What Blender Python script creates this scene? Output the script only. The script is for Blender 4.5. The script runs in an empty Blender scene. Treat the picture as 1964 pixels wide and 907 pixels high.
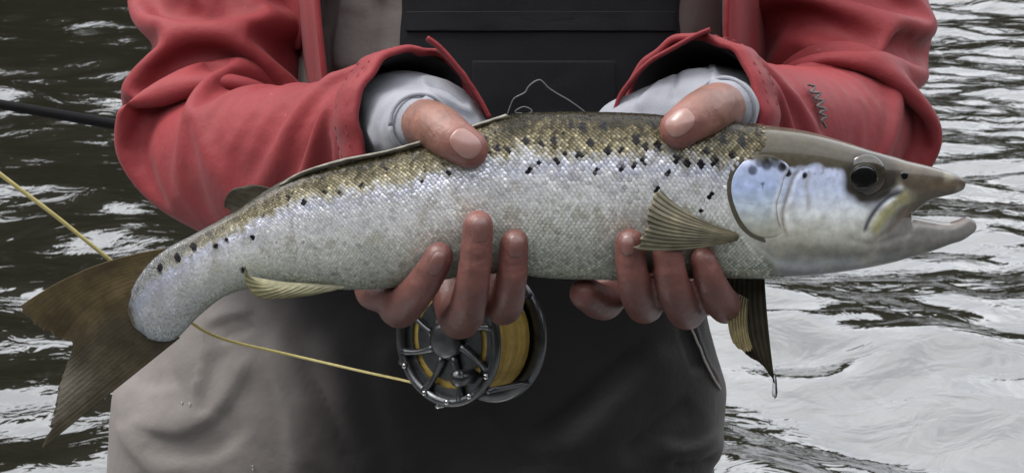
import bpy, bmesh, math, random
import numpy as np
from mathutils import Vector, Matrix, noise
from mathutils.bvhtree import BVHTree

random.seed(7)
rng = np.random.default_rng(11)
scene = bpy.context.scene
COL = scene.collection

# ------------------------------------------------------------------ camera
FPX = 3425.0                       # focal length in photograph pixels (1964 wide)
PITCH = math.radians(12.0)
CAM = np.array([0.0, -0.80 * math.cos(PITCH), 1.25])
RIGHT = np.array([1.0, 0, 0])
UP = np.array([0, math.sin(PITCH), math.cos(PITCH)])
FWD = np.array([0, math.cos(PITCH), -math.sin(PITCH)])
cam_data = bpy.data.cameras.new('camera')
cam_data.sensor_fit = 'HORIZONTAL'
cam_data.angle_x = 2 * math.atan(982.0 / FPX)
cam_data.clip_start = 0.05
cam_data.clip_end = 1000
cam_data.dof.use_dof = True
cam_data.dof.focus_distance = 0.80
cam_data.dof.aperture_fstop = (cam_data.lens) / 0.9
cam = bpy.data.objects.new('camera', cam_data)
cam.location = CAM
cam.rotation_euler = (math.pi / 2 - PITCH, 0, 0)
COL.objects.link(cam)
scene.camera = cam

# ------------------------------------------------------------------ sky and sun
SUN_EL, SUN_AZ = math.radians(62), math.radians(-100)      # azimuth from +Y, negative = towards -X
world = bpy.data.worlds.new('World')
scene.world = world
world.use_nodes = True
nt = world.node_tree
bg = nt.nodes['Background']
sky = nt.nodes.new('ShaderNodeTexSky')
sky.sky_type = 'NISHITA'
sky.sun_disc = False
sky.sun_elevation = SUN_EL
sky.sun_rotation = SUN_AZ
sky.air_density = 1.0
sky.dust_density = 3.5
sky.ozone_density = 1.5
hs = nt.nodes.new('ShaderNodeHueSaturation')              # overcast: most of the blue is veiled
hs.inputs['Saturation'].default_value = 0.38
nt.links.new(sky.outputs[0], hs.inputs['Color'])
# cloud layer: bright, evenly mottled, over the whole dome
wtc = nt.nodes.new('ShaderNodeTexCoord')
cn = nt.nodes.new('ShaderNodeTexNoise')
cn.inputs['Scale'].default_value = 3.0; cn.inputs['Detail'].default_value = 6.0; cn.inputs['Roughness'].default_value = 0.55
nt.links.new(wtc.outputs['Generated'], cn.inputs['Vector'])
cr = nt.nodes.new('ShaderNodeValToRGB')
cr.color_ramp.elements[0].position = 0.30; cr.color_ramp.elements[1].position = 0.68
cr.color_ramp.elements[0].color = (6.2, 6.5, 7.1, 1); cr.color_ramp.elements[1].color = (11.4, 11.5, 11.6, 1)
nt.links.new(cn.outputs['Fac'], cr.inputs['Fac'])
cm = nt.nodes.new('ShaderNodeMix'); cm.data_type = 'RGBA'
cm.inputs['Factor'].default_value = 0.75
nt.links.new(hs.outputs[0], cm.inputs['A']); nt.links.new(cr.outputs[0], cm.inputs['B'])
nt.links.new(cm.outputs['Result'], bg.inputs[0])
bg.inputs[1].default_value = 0.14

sun_d = bpy.data.lights.new('sun', 'SUN')
sun_d.energy = 1.2
sun_d.angle = math.radians(24)
sun_d.color = (1.0, 0.96, 0.90)
sun = bpy.data.objects.new('sun', sun_d)
sdir = Vector((math.sin(SUN_AZ) * math.cos(SUN_EL), math.cos(SUN_AZ) * math.cos(SUN_EL), math.sin(SUN_EL)))
sun.rotation_euler = sdir.to_track_quat('Z', 'Y').to_euler()
sun.location = (-2, 1, 4)
COL.objects.link(sun)

scene.view_settings.view_transform = 'Standard'
scene.view_settings.look = 'None'
scene.view_settings.exposure = 1.12
scene.view_settings.gamma = 1.0
scene.view_settings.use_curve_mapping = False

# ------------------------------------------------------------------ helpers
def at(px, py, Y):
    """point on the plane y = Y seen at photograph pixel (px, py)"""
    d = FWD + (px - 982.0) / FPX * RIGHT - (py - 453.5) / FPX * UP
    t = (Y - CAM[1]) / d[1]
    return CAM + d * t

def ats(pts, Y):
    return np.array([at(p[0], p[1], Y) for p in pts])

def pix(P):
    P = np.asarray(P) - CAM
    w = P @ FWD
    return np.stack([982.0 + FPX * (P @ RIGHT) / w, 453.5 - FPX * (P @ UP) / w], -1)

def curve(pts, n, closed=False):
    """smooth resampling of a list of points (any dimension) at n places"""
    p = np.asarray(pts, float)
    if closed:
        k = len(p)
        p = np.concatenate([p[-3:], p, p[:4]])
    d = np.linalg.norm(np.diff(p[:, :2] if p.shape[1] > 2 else p, axis=0), axis=1) + 1e-9
    t = np.concatenate([[0], np.cumsum(np.sqrt(d))])
    m = np.gradient(p, t, axis=0)
    if closed:
        tt = np.linspace(t[3], t[3 + k], n, endpoint=False)
    else:
        tt = np.linspace(0, t[-1], n)
    i = np.clip(np.searchsorted(t, tt, side='right') - 1, 0, len(t) - 2)
    h = (t[i + 1] - t[i])[:, None]
    s = ((tt - t[i])[:, None]) / h
    return ((2*s**3 - 3*s**2 + 1) * p[i] + (s**3 - 2*s**2 + s) * h * m[i]
            + (-2*s**3 + 3*s**2) * p[i + 1] + (s**3 - s**2) * h * m[i + 1])

def smooth01(a, b, x):
    t = np.clip((x - a) / (b - a), 0, 1)
    return t * t * (3 - 2 * t)

def obj(name, verts, faces, mat=None, parent=None, smooth=True, col=None):
    me = bpy.data.meshes.new(name)
    me.from_pydata([tuple(v) for v in np.asarray(verts, float)], [], [tuple(int(i) for i in f) for f in faces])
    if smooth:
        me.polygons.foreach_set('use_smooth', [True] * len(me.polygons))
    if col is not None:
        set_col(me, col)
    if mat:
        me.materials.append(mat)
    me.update()
    o = bpy.data.objects.new(name, me)
    COL.objects.link(o)
    if parent is not None:
        o.parent = parent
    return o

def set_col(me, col):
    c = np.ones((len(me.vertices), 4), np.float32)
    c[:, :3] = col
    a = me.color_attributes.new('col', 'FLOAT_COLOR', 'POINT')
    a.data.foreach_set('color', c.ravel())

def empty(name, loc):
    o = bpy.data.objects.new(name, None)
    o.empty_display_size = 0.05
    o.location = loc
    COL.objects.link(o)
    return o

def adopt(parent, *kids):
    """parent without moving (parent may sit away from the origin)"""
    bpy.context.view_layer.update()
    for k in kids:
        k.parent = parent
        k.matrix_parent_inverse = parent.matrix_world.inverted()

def tag(o, label, cat, group=None):
    o['label'] = label
    o['category'] = cat
    if group:
        o['group'] = group

def grid_faces(n, m, wrap=True, off=0):
    f = []
    mm = m if wrap else m - 1
    for i in range(n - 1):
        for j in range(mm):
            a = i * m + j
            b = i * m + (j + 1) % m
            f.append((off + a, off + b, off + b + m, off + a + m))
    return f

def loft(secs, caps=True):
    secs = np.asarray(secs)
    n, m, _ = secs.shape
    v = secs.reshape(-1, 3)
    f = grid_faces(n, m)
    if caps:
        v = np.concatenate([v, secs[0].mean(0)[None], secs[-1].mean(0)[None]])
        a, b = n * m, n * m + 1
        for j in range(m):
            f.append((a, (j + 1) % m, j))
            f.append((b, (n - 1) * m + j, (n - 1) * m + (j + 1) % m))
    return v, f

def frames(path):
    """tangent and two normals carried along a path"""
    p = np.asarray(path)
    t = np.gradient(p, axis=0)
    t /= np.linalg.norm(t, axis=1)[:, None]
    a = np.zeros_like(p)
    ref = np.array([0, 0, 1.0]) if abs(t[0][2]) < 0.8 else np.array([0, 1.0, 0])
    a[0] = np.cross(t[0], ref)
    a[0] /= np.linalg.norm(a[0])
    for i in range(1, len(p)):
        v = a[i - 1] - t[i] * (a[i - 1] @ t[i])
        a[i] = v / np.linalg.norm(v)
    return t, a, np.cross(t, a)

def tube(path, rad, seg=12, caps=True):
    p = np.asarray(path, float)
    r = np.broadcast_to(np.asarray(rad, float), (len(p),))
    t, a, b = frames(p)
    th = np.linspace(0, 2 * np.pi, seg, endpoint=False)
    secs = p[:, None] + r[:, None, None] * (np.cos(th)[None, :, None] * a[:, None] + np.sin(th)[None, :, None] * b[:, None])
    return loft(secs, caps)

class Mesh:
    """collects pieces of ONE object"""
    def __init__(self):
        self.v, self.f, self.n = [], [], 0
    def add(self, vf):
        v, f = vf
        self.v.append(np.asarray(v, float))
        self.f += [tuple(i + self.n for i in q) for q in f]
        self.n += len(v)
        return self
    def build(self, name, mat=None, parent=None, **k):
        return obj(name, np.concatenate(self.v), self.f, mat, parent, **k)

def capsule(p, q, r0, r1, seg=18, rings=6):
    """tapered capsule, closed"""
    p, q = np.asarray(p, float), np.asarray(q, float)
    d = q - p
    L = np.linalg.norm(d) + 1e-9
    d = d / L
    pts, rad = [], []
    for k in range(rings + 1):
        a = math.pi / 2 * k / rings
        pts.append(p - d * r0 * math.cos(a)); rad.append(max(r0 * math.sin(a), 1e-5))
    for k in range(rings + 1):
        a = math.pi / 2 * (1 - k / rings)
        pts.append(q + d * r1 * math.cos(a)); rad.append(max(r1 * math.sin(a), 1e-5))
    ref = np.array([0, 0, 1.0]) if abs(d[2]) < 0.8 else np.array([1.0, 0, 0])
    u = np.cross(d, ref); u /= np.linalg.norm(u)
    w = np.cross(d, u)
    th = np.linspace(0, 2 * np.pi, seg, endpoint=False)
    ring = np.cos(th)[:, None] * u + np.sin(th)[:, None] * w
    secs = np.array([pt + r * ring for pt, r in zip(pts, rad)])
    return loft(secs, True)

def ellipsoid(c, r, seg=24, rings=14):
    v = []
    for i in range(rings + 1):
        a = math.pi * i / rings
        for j in range(seg):
            t = 2 * math.pi * j / seg
            s = max(math.sin(a), 1e-4)
            v.append((c[0] + r[0] * s * math.cos(t), c[1] + r[1] * s * math.sin(t), c[2] + r[2] * math.cos(a)))
    return np.array(v), grid_faces(rings + 1, seg)

def remeshed(m, voxel, smooth_it=4, factor=0.5):
    """union of closed shells as one skin: returns (verts, faces)"""
    o = m.build('tmp')
    mod = o.modifiers.new('r', 'REMESH'); mod.mode = 'VOXEL'; mod.voxel_size = voxel; mod.use_smooth_shade = True
    if smooth_it:
        s = o.modifiers.new('s', 'SMOOTH'); s.iterations = smooth_it; s.factor = factor
    dg = bpy.context.evaluated_depsgraph_get()
    e = o.evaluated_get(dg)
    me = e.to_mesh()
    v = np.empty(len(me.vertices) * 3); me.vertices.foreach_get('co', v)
    f = [tuple(p.vertices) for p in me.polygons]
    e.to_mesh_clear()
    d = o.data
    bpy.data.objects.remove(o); bpy.data.meshes.remove(d)
    return v.reshape(-1, 3), f

def bvh_of(v, f):
    return BVHTree.FromPolygons([Vector(x) for x in v], f)

def hit(bvh, px, py, ystart=-0.3):
    o = Vector(CAM)
    d = Vector(at(px, py, 0.0)) - o
    d.normalize()
    loc, nrm, i, dist = bvh.ray_cast(o, d)
    if loc is None:
        return None, None
    if nrm.dot(d) > 0:
        nrm = -nrm
    return np.array(loc), np.array(nrm)

def patch(name, outline, bvh, thick, mat, parent, seg=56, rings=7, dome=0.0, sink=0.0006, edge=0.9,
          centre=None, col=None, fallback=0.0, resample=True, taper=None):
    """a plate lying on a surface inside an outline given in photograph pixels, `thick` proud of it"""
    o2 = curve(outline, seg, True) if resample else np.asarray(outline, float)
    seg = len(o2)
    c = o2.mean(0) if centre is None else np.array(centre)
    rs = [0.0] + list(np.linspace(0.25, edge, rings - 2)) + [0.5 + edge / 2, 1.0]
    v, pxs = [], []
    last = None
    for r in rs:
        for j in range(seg if r > 0 else 1):
            q = c + (o2[j] - c) * r
            L, N = hit(bvh, q[0], q[1])
            if L is None:
                L, N = (at(q[0], q[1], last[1]) if last is not None else at(q[0], q[1], fallback)), np.array([0, -1.0, 0])
            last = L
            h = thick + dome * (1 - r * r)
            if taper is not None:
                h *= taper(q)
            if r == 1.0:
                h = -sink
            elif r > edge:
                h = h * 0.85
            v.append(L + N * h); pxs.append(q)
    f = [(0, 1 + (j + 1) % seg, 1 + j) for j in range(seg)]
    f += grid_faces(len(rs) - 1, seg, True, 1)
    cc = None if col is None else col(np.array(pxs))
    return obj(name, v, f, mat, parent, col=cc)

# ------------------------------------------------------------------ materials
def mat_new(name):
    m = bpy.data.materials.new(name)
    m.use_nodes = True
    return m, m.node_tree, m.node_tree.nodes['Principled BSDF']

def N(nt, kind, **inp):
    n = nt.nodes.new(kind)
    for k, v in inp.items():
        n.inputs[k.replace('_', ' ')].default_value = v
    return n

def noise_mat(name, base, rough=0.6, scale=60, var=0.25, bump=0.2, bscale=400, bdist=0.001, metallic=0.0, coat=0.0,
              coat_rough=0.1, attr=False, sheen=0.0, spec=0.5, sss=0.0, second=None, rvar=0.1, silver=0.0):
    m, nt, p = mat_new(name)
    tc = nt.nodes.new('ShaderNodeTexCoord')
    n1 = N(nt, 'ShaderNodeTexNoise', Scale=scale, Detail=6.0, Roughness=0.6)
    nt.links.new(tc.outputs['Object'], n1.inputs['Vector'])
    mix = nt.nodes.new('ShaderNodeMix'); mix.data_type = 'RGBA'; mix.blend_type = 'MULTIPLY'
    ramp = nt.nodes.new('ShaderNodeValToRGB')
    lo, hi = 1 - var, 1 + var
    ramp.color_ramp.elements[0].position = 0.3; ramp.color_ramp.elements[1].position = 0.7
    ramp.color_ramp.elements[0].color = (lo, lo, lo, 1); ramp.color_ramp.elements[1].color = (hi, hi, hi, 1)
    nt.links.new(n1.outputs['Fac'], ramp.inputs['Fac'])
    mix.inputs['Factor'].default_value = 1.0
    if attr:
        a = nt.nodes.new('ShaderNodeVertexColor'); a.layer_name = 'col'
        nt.links.new(a.outputs['Color'], mix.inputs['A'])
    else:
        mix.inputs['A'].default_value = (*base, 1)
    nt.links.new(ramp.outputs['Color'], mix.inputs['B'])
    nt.links.new(mix.outputs['Result'], p.inputs['Base Color'])
    mr = N(nt, 'ShaderNodeMapRange')
    mr.inputs['To Min'].default_value = max(rough - rvar, 0.02); mr.inputs['To Max'].default_value = rough + rvar
    nt.links.new(n1.outputs['Fac'], mr.inputs['Value'])
    nt.links.new(mr.outputs[0], p.inputs['Roughness'])
    p.inputs['Metallic'].default_value = metallic
    if silver:                                         # guanine sheen only on the pale, silvery skin
        bw = nt.nodes.new('ShaderNodeRGBToBW'); nt.links.new(a.outputs['Color'], bw.inputs[0])
        ms = N(nt, 'ShaderNodeMapRange')
        ms.inputs['From Min'].default_value = .18; ms.inputs['From Max'].default_value = .55; ms.inputs['To Max'].default_value = silver
        nt.links.new(bw.outputs[0], ms.inputs['Value']); nt.links.new(ms.outputs[0], p.inputs['Metallic'])
    p.inputs['Coat Weight'].default_value = coat
    p.inputs['Coat Roughness'].default_value = coat_rough
    p.inputs['Sheen Weight'].default_value = sheen
    p.inputs['Specular IOR Level'].default_value = spec
    if sss:
        p.inputs['Subsurface Weight'].default_value = sss
        p.inputs['Subsurface Radius'].default_value = (0.008, 0.003, 0.0015)
        p.inputs['Subsurface Scale'].default_value = 0.5
    if bump:
        n2 = N(nt, 'ShaderNodeTexNoise', Scale=bscale, Detail=4.0, Roughness=0.65)
        nt.links.new(tc.outputs['Object'], n2.inputs['Vector'])
        b = N(nt, 'ShaderNodeBump', Strength=bump, Distance=bdist)
        nt.links.new(n2.outputs['Fac'], b.inputs['Height'])
        nt.links.new(b.outputs[0], p.inputs['Normal'])
    return m

M = {}
M['fish'] = noise_mat('fish_skin', (1, 1, 1), rough=0.36, scale=260, var=0.20, bump=0.30, bscale=420, bdist=0.0006,
                      metallic=0.30, coat=0.42, coat_rough=0.04, attr=True, rvar=0.14, silver=.22, spec=.25)
M['scale'] = noise_mat('fish_scale', (1, 1, 1), rough=0.27, scale=90, var=0.12, bump=0.0, metallic=0.55, coat=0.0,
                       coat_rough=0.15, attr=True, rvar=0.1, silver=.42, spec=.2)
M['fin'] = noise_mat('fin_membrane', (1, 1, 1), rough=0.38, scale=150, var=0.25, bump=0.35, bscale=500, bdist=0.0008,
                     coat=0.10, coat_rough=0.2, attr=True, spec=.3)
def add_translucency(m, amount):
    nt = m.node_tree; p = nt.nodes['Principled BSDF']; out = nt.nodes['Material Output']
    tr = nt.nodes.new('ShaderNodeBsdfTranslucent'); mx = nt.nodes.new('ShaderNodeMixShader')
    nt.links.new(p.inputs['Base Color'].links[0].from_socket, tr.inputs['Color'])
    mx.inputs[0].default_value = amount
    nt.links.new(p.outputs[0], mx.inputs[1]); nt.links.new(tr.outputs[0], mx.inputs[2]); nt.links.new(mx.outputs[0], out.inputs['Surface'])
add_translucency(M['fin'], .35)
M['eye'] = noise_mat('eye_iris', (0.035, 0.03, 0.022), rough=0.12, scale=300, var=0.5, bump=0.0, coat=0.6, coat_rough=0.04, rvar=0.03)
M['pupil'] = noise_mat('eye_pupil', (0.004, 0.004, 0.005), rough=0.08, scale=100, var=0.1, bump=0.0, coat=0.6, coat_rough=0.03, rvar=0.02)
M['skin'] = noise_mat('hand_skin', (1, 1, 1), rough=0.46, scale=90, var=0.26, bump=0.5, bscale=700, bdist=0.0006, attr=True, sss=0.15, coat=0.08, coat_rough=0.3)
M['nail'] = noise_mat('fingernail', (0.25, 0.135, 0.115), rough=0.30, scale=160, var=0.12, bump=0.15, bscale=300, bdist=0.0004, coat=0.25, coat_rough=0.25)
M['under'] = noise_mat('grey_knit', (0.22, 0.226, 0.255), rough=0.85, scale=40, var=0.08, bump=0.5, bscale=1400, bdist=0.0006, sheen=0.2, spec=0.2)
M['lining'] = noise_mat('black_lining', (0.012, 0.011, 0.012), rough=0.8, scale=60, var=0.2, bump=0.3, bscale=700)
M['black'] = noise_mat('black_pack_cloth', (0.0048, 0.0052, 0.007), rough=0.85, scale=50, var=0.3, bump=0.5, bscale=1100, bdist=0.0006, spec=0.3)
M['steel'] = noise_mat('dark_anodised_metal', (0.11, 0.115, 0.12), rough=0.30, scale=120, var=0.25, bump=0.1, bscale=500, metallic=0.9, rvar=0.08)
M['chrome'] = noise_mat('bright_metal', (0.5, 0.5, 0.5), rough=0.16, scale=120, var=0.2, bump=0.1, bscale=500, metallic=1.0, rvar=0.06)
M['line'] = noise_mat('fly_line', (0.50, 0.43, 0.17), rough=0.4, scale=300, var=0.12, bump=0.1, bscale=900)
M['spool'] = noise_mat('wound_line', (0.36, 0.25, 0.055), rough=0.5, scale=300, var=0.2, bump=0.3, bscale=900)
M['rod'] = noise_mat('black_graphite', (0.003, 0.003, 0.0035), rough=0.6, scale=80, var=0.3, bump=0.1, bscale=600, spec=0.04)
M['cork'] = noise_mat('cork', (0.35, 0.22, 0.12), rough=0.8, scale=180, var=0.4, bump=0.5, bscale=400)
M['mono'] = noise_mat('nylon_leader', (0.12, 0.125, 0.125), rough=0.3, scale=100, var=0.2, bump=0.0)
M['thread'] = noise_mat('grey_thread', (0.10, 0.085, 0.085), rough=0.8, scale=300, var=0.4, bump=0.2, bscale=900)
M['hair'] = noise_mat('brown_cap', (0.06, 0.05, 0.04), rough=0.9, scale=200, var=0.3, bump=0.4, bscale=500)

def fabric(name, base, dark, speck=None, wet_shade=False):
    """woven shell cloth: blotchy wear, fine weave, faint flecks"""
    m, nt, p = mat_new(name)
    tc = nt.nodes.new('ShaderNodeTexCoord')
    n1 = N(nt, 'ShaderNodeTexNoise', Scale=16.0, Detail=7.0, Roughness=0.62)
    nt.links.new(tc.outputs['Object'], n1.inputs['Vector'])
    r = nt.nodes.new('ShaderNodeValToRGB')
    r.color_ramp.elements[0].position = 0.32; r.color_ramp.elements[1].position = 0.68
    r.color_ramp.elements[0].color = (*dark, 1); r.color_ramp.elements[1].color = (*base, 1)
    nt.links.new(n1.outputs['Fac'], r.inputs['Fac'])
    out = r.outputs['Color']
    if speck:
        n3 = N(nt, 'ShaderNodeTexNoise', Scale=150.0, Detail=3.0, Roughness=0.5)
        nt.links.new(tc.outputs['Object'], n3.inputs['Vector'])
        r3 = nt.nodes.new('ShaderNodeValToRGB')
        r3.color_ramp.elements[0].position = 0.72; r3.color_ramp.elements[1].position = 0.80
        r3.color_ramp.elements[0].color = (0, 0, 0, 1); r3.color_ramp.elements[1].color = (0.6, 0.6, 0.6, 1)
        nt.links.new(n3.outputs['Fac'], r3.inputs['Fac'])
        mx = nt.nodes.new('ShaderNodeMix'); mx.data_type = 'RGBA'
        nt.links.new(r3.outputs['Color'], mx.inputs['Factor'])
        nt.links.new(out, mx.inputs['A'])
        mx.inputs['B'].default_value = (*speck, 1)
        out = mx.outputs['Result']
    if wet_shade:                                            # soaking and cast shade put into the colour (point attribute, irregular outline)
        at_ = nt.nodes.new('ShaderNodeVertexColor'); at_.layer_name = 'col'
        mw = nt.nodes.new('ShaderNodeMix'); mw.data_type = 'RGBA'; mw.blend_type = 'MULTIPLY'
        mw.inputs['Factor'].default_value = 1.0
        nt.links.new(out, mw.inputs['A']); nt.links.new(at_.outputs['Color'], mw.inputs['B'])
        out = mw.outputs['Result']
    nt.links.new(out, p.inputs['Base Color'])
    p.inputs['Roughness'].default_value = 0.62
    p.inputs['Sheen Weight'].default_value = 0.05
    p.inputs['Specular IOR Level'].default_value = 0.22
    n2 = N(nt, 'ShaderNodeTexNoise', Scale=1500.0, Detail=2.0)
    nt.links.new(tc.outputs['Object'], n2.inputs['Vector'])
    n4 = N(nt, 'ShaderNodeTexNoise', Scale=70.0, Detail=5.0, Roughness=0.6)
    nt.links.new(tc.outputs['Object'], n4.inputs['Vector'])
    b = N(nt, 'ShaderNodeBump', Strength=0.3, Distance=0.0004)
    nt.links.new(n2.outputs['Fac'], b.inputs['Height'])
    b2 = N(nt, 'ShaderNodeBump', Strength=0.35, Distance=0.003)
    nt.links.new(n4.outputs['Fac'], b2.inputs['Height'])
    nt.links.new(b.outputs[0], b2.inputs['Normal'])
    nt.links.new(b2.outputs[0], p.inputs['Normal'])
    return m
M['red'] = fabric('red_shell_cloth', (0.215, 0.026, 0.030), (0.160, 0.0190, 0.0225), speck=(0.4, 0.14, 0.14))
M['wader'] = fabric('taupe_wader_cloth', (0.165, 0.148, 0.138), (0.125, 0.112, 0.105), wet_shade=True)

# ------------------------------------------------------------------ river water
def build_water():
    rs = np.concatenate([np.linspace(0.02, 2.4, 24, endpoint=False), np.geomspace(2.4, 22, 680, endpoint=False), np.geomspace(22, 400, 50)])
    a_f = np.linspace(-0.36, 0.36, 440)
    a_c = np.linspace(0.36, 2 * math.pi - 0.36, 90)[1:-1]
    ang = np.concatenate([a_f, a_c])
    Rr, A = np.meshgrid(rs, ang, indexing='ij')
    X = Rr * np.sin(A); Y = CAM[1] + Rr * np.cos(A)
    Z = np.zeros_like(X)
    r2 = np.random.default_rng(5)
    wx = X + 0.10 * np.sin(2.1 * Y + 1.3 * X) + 0.05 * np.sin(5.3 * X - 3.1 * Y)
    wy = Y + 0.12 * np.sin(1.7 * X - 0.9 * Y) + 0.05 * np.sin(4.1 * Y + 2.7 * X)
    patchy = 0.65 + 0.35 * np.sin(1.9 * X + 0.7 * Y) * np.sin(1.3 * Y - 0.8 * X + 1.0)
    for k in range(46):
        lam = 0.22 * (1.9 / 0.22) ** (r2.random() ** 1.1)
        th = r2.normal(0.35, 0.75)              # current runs across and towards the camera
        kx, ky = math.sin(th) * 2 * math.pi / lam, math.cos(th) * 2 * math.pi / lam
        amp = 0.040 * lam / (2 * math.pi) * (1.0 if lam > 0.3 else 0.9)
        fade = np.clip(1.7 - Rr * 0.008 / lam, 0, 1)
        s = np.sin(kx * wx + ky * wy + r2.random() * 6.28)
        Z += amp * (s + 0.25 * (s * s - 0.5)) * fade * patchy
    Z -= Z.mean()
    Z *= np.clip(1.2 - Rr / 120, 0.05, 1)
    v = np.stack([X, Y, Z], -1).reshape(-1, 3)
    f = [tuple(reversed(q)) for q in grid_faces(len(rs), len(ang))]
    m, nt, p = mat_new('river_water')
    tc = nt.nodes.new('ShaderNodeTexCoord')
    mp = nt.nodes.new('ShaderNodeMapping')
    mp.inputs['Scale'].default_value = (1.0, 1.3, 1.0)
    nt.links.new(tc.outputs['Object'], mp.inputs['Vector'])
    n1 = N(nt, 'ShaderNodeTexNoise', Scale=7.0, Detail=3.5, Roughness=0.5, Distortion=0.8)
    nt.links.new(mp.outputs[0], n1.inputs['Vector'])
    b = N(nt, 'ShaderNodeBump', Strength=1.0, Distance=0.009)
    nt.links.new(n1.outputs['Fac'], b.inputs['Height'])
    nt.links.new(b.outputs[0], p.inputs['Normal'])
    p.inputs['Base Color'].default_value = (0.008, 0.0075, 0.005, 1)
    p.inputs['Roughness'].default_value = 0.02
    p.inputs['IOR'].default_value = 2.3
    o = obj('water', v, f, m)
    o['kind'] = 'structure'
    return o
build_water()

# wooded valley sides around the river: mirrored by the water; camera side added unseen to block front light
def build_valley_and_added_hill():
    az = np.linspace(0, 2 * math.pi, 361)[:-1]
    rr = np.linspace(0, 1, 26)
    # height of the tree line and the added camera side above the horizon, by direction (degrees from +Y, towards +X)
    key = [(-180, 27), (-145, 25), (-115, 18), (-75, 14), (-40, 25), (-12, 24), (-6, 19), (3, 13), (10, 12), (40, 11), (80, 16), (115, 22), (145, 26), (180, 27)]
    deg = (np.degrees(az) + 180) % 360 - 180
    el = np.interp(deg, [k[0] for k in key], [k[1] for k in key])
    v = []
    for r in rr:
        for a, e in zip(az, el):
            d = 24 + 26 * r
            top = math.tan(math.radians(e)) * 50 + 1.2
            h = top * (r ** 0.6)
            x, y = d * math.sin(a), d * math.cos(a)
            n = noise.fractal(Vector((x * 0.35, y * 0.35, r * 2)), 0.9, 2.1, 4)
            v.append((x, CAM[1] + y, -0.4 + h + n * 1.1 * min(1, r * 3)))
    o = obj('hill', v, [tuple(reversed(q)) for q in grid_faces(26, 360)],
            noise_mat('woodland_green', (0.011, 0.011, 0.006), rough=0.95, scale=0.6, var=0.5, bump=0.6, bscale=2.5, bdist=0.4, spec=0.1))
    o['kind'] = 'structure'
build_valley_and_added_hill()

# ------------------------------------------------------------------ the fish
fish = empty('trout', tuple(at(1000, 400, 0.0)))
tag(fish, 'silver spotted trout with open hooked jaw held sideways in both hands', 'fish')
# outline stations: back, belly (photograph pixels), half thickness / half height
ST = [((243, 596), (254, 626), .10), ((256, 552), (290, 650), .12), ((285, 508), (330, 652), .20), ((318, 480), (378, 607), .31), ((375, 449), (430, 567), .36),
      ((440, 413), (490, 549), .41), ((505, 370), (545, 546), .45), ((575, 333), (605, 549), .48), ((660, 307), (675, 553), .50),
      ((750, 288), (750, 549), .52), ((830, 268), (820, 539), .53), ((900, 245), (890, 527), .53), ((970, 224), (965, 521), .54),
      ((1060, 218), (1050, 530), .54), ((1150, 218), (1145, 533), .54), ((1250, 222), (1245, 533), .53), ((1340, 231), (1340, 531), .52),
      ((1410, 238), (1405, 530), .51), ((1470, 243), (1475, 529), .50), ((1540, 252), (1545, 526), .48), ((1600, 267), (1610, 519), .46),
      ((1660, 286), (1675, 509), .44), ((1705, 299), (1718, 500), .40), ((1738, 309), (1745, 492), .34)]
NS = 260
_T = curve([s[0] for s in ST], NS); _B = curve([s[1] for s in ST], NS)
_r = np.interp(np.linspace(0, 1, NS), np.linspace(0, 1, len(ST)), [s[2] for s in ST])
FT, FB = ats(_T, 0.0), ats(_B, 0.0)
FC = (FT + FB) / 2
FUP = (FT - FB); FHH = np.linalg.norm(FUP, axis=1) / 2; FUP /= (2 * FHH)[:, None]
FW = FHH * _r
PC = (_T + _B) / 2; PDN = (_B - _T); PHH = np.linalg.norm(PDN, axis=1) / 2; PDN = PDN / (2 * PHH)[:, None]

def oval(C, Uv, h, w, m=96, e=0.82):
    th = np.linspace(0, 2 * np.pi, m, endpoint=False)
    c, s = np.cos(th), np.sin(th)
    e = np.broadcast_to(np.asarray(e, float), (len(C),))[:, None]
    cu = np.sign(c)[None] * np.abs(c)[None] ** e; sv = np.sign(s)[None] * np.abs(s)[None] ** e
    side = np.array([0, -1.0, 0])
    return (C[:, None] + (h[:, None] * cu)[..., None] * Uv[:, None] + (w[:, None] * sv * (1 + 0.10 * c[None]))[..., None] * side)

fm = Mesh().add(loft(oval(FC, FUP, FHH, FW, e=.92 - .28 * smooth01(1330, 1480, PC[:, 0]))))
def jaw(stations, e=0.68):
    T = curve([s[0] for s in stations], 40); B = curve([s[1] for s in stations], 40)
    w = np.interp(np.linspace(0, 1, 40), np.linspace(0, 1, len(stations)), [s[2] for s in stations]) * 0.001
    t, b = ats(T, 0), ats(B, 0)
    up = t - b; h = np.linalg.norm(up, axis=1) / 2
    return loft(oval((t + b) / 2, up / (2 * h)[:, None], h, w, 40, e))
fm.add(jaw([((1610, 320), (1610, 400), 6), ((1650, 300), (1655, 430), 9.5), ((1700, 298), (1705, 428), 10.5), ((1742, 310), (1742, 411), 9.5), ((1764, 315), (1762, 397), 8.6),
            ((1784, 320), (1782, 383), 7.6), ((1806, 326), (1806, 376), 6.8), ((1830, 334), (1832, 370), 5.5), ((1845, 341), (1848, 362), 3.6),
            ((1851, 347), (1851, 353), 1.6)]))
fm.add(jaw([((1590, 455), (1590, 492), 4), ((1645, 444), (1645, 506), 9), ((1700, 424), (1700, 503), 10), ((1745, 417), (1745, 492), 8.8), ((1790, 424), (1790, 479), 7.2),
            ((1820, 428), (1822, 467), 5.8), ((1838, 423), (1843, 461), 5.2), ((1856, 416), (1860, 451), 4.4), ((1868, 422), (1870, 443), 2.6),
            ((1872, 431), (1873, 436), 1.2)]))
fv, ff = remeshed(fm, 0.0006, 3)
FBVH = bvh_of(fv, ff)

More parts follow.
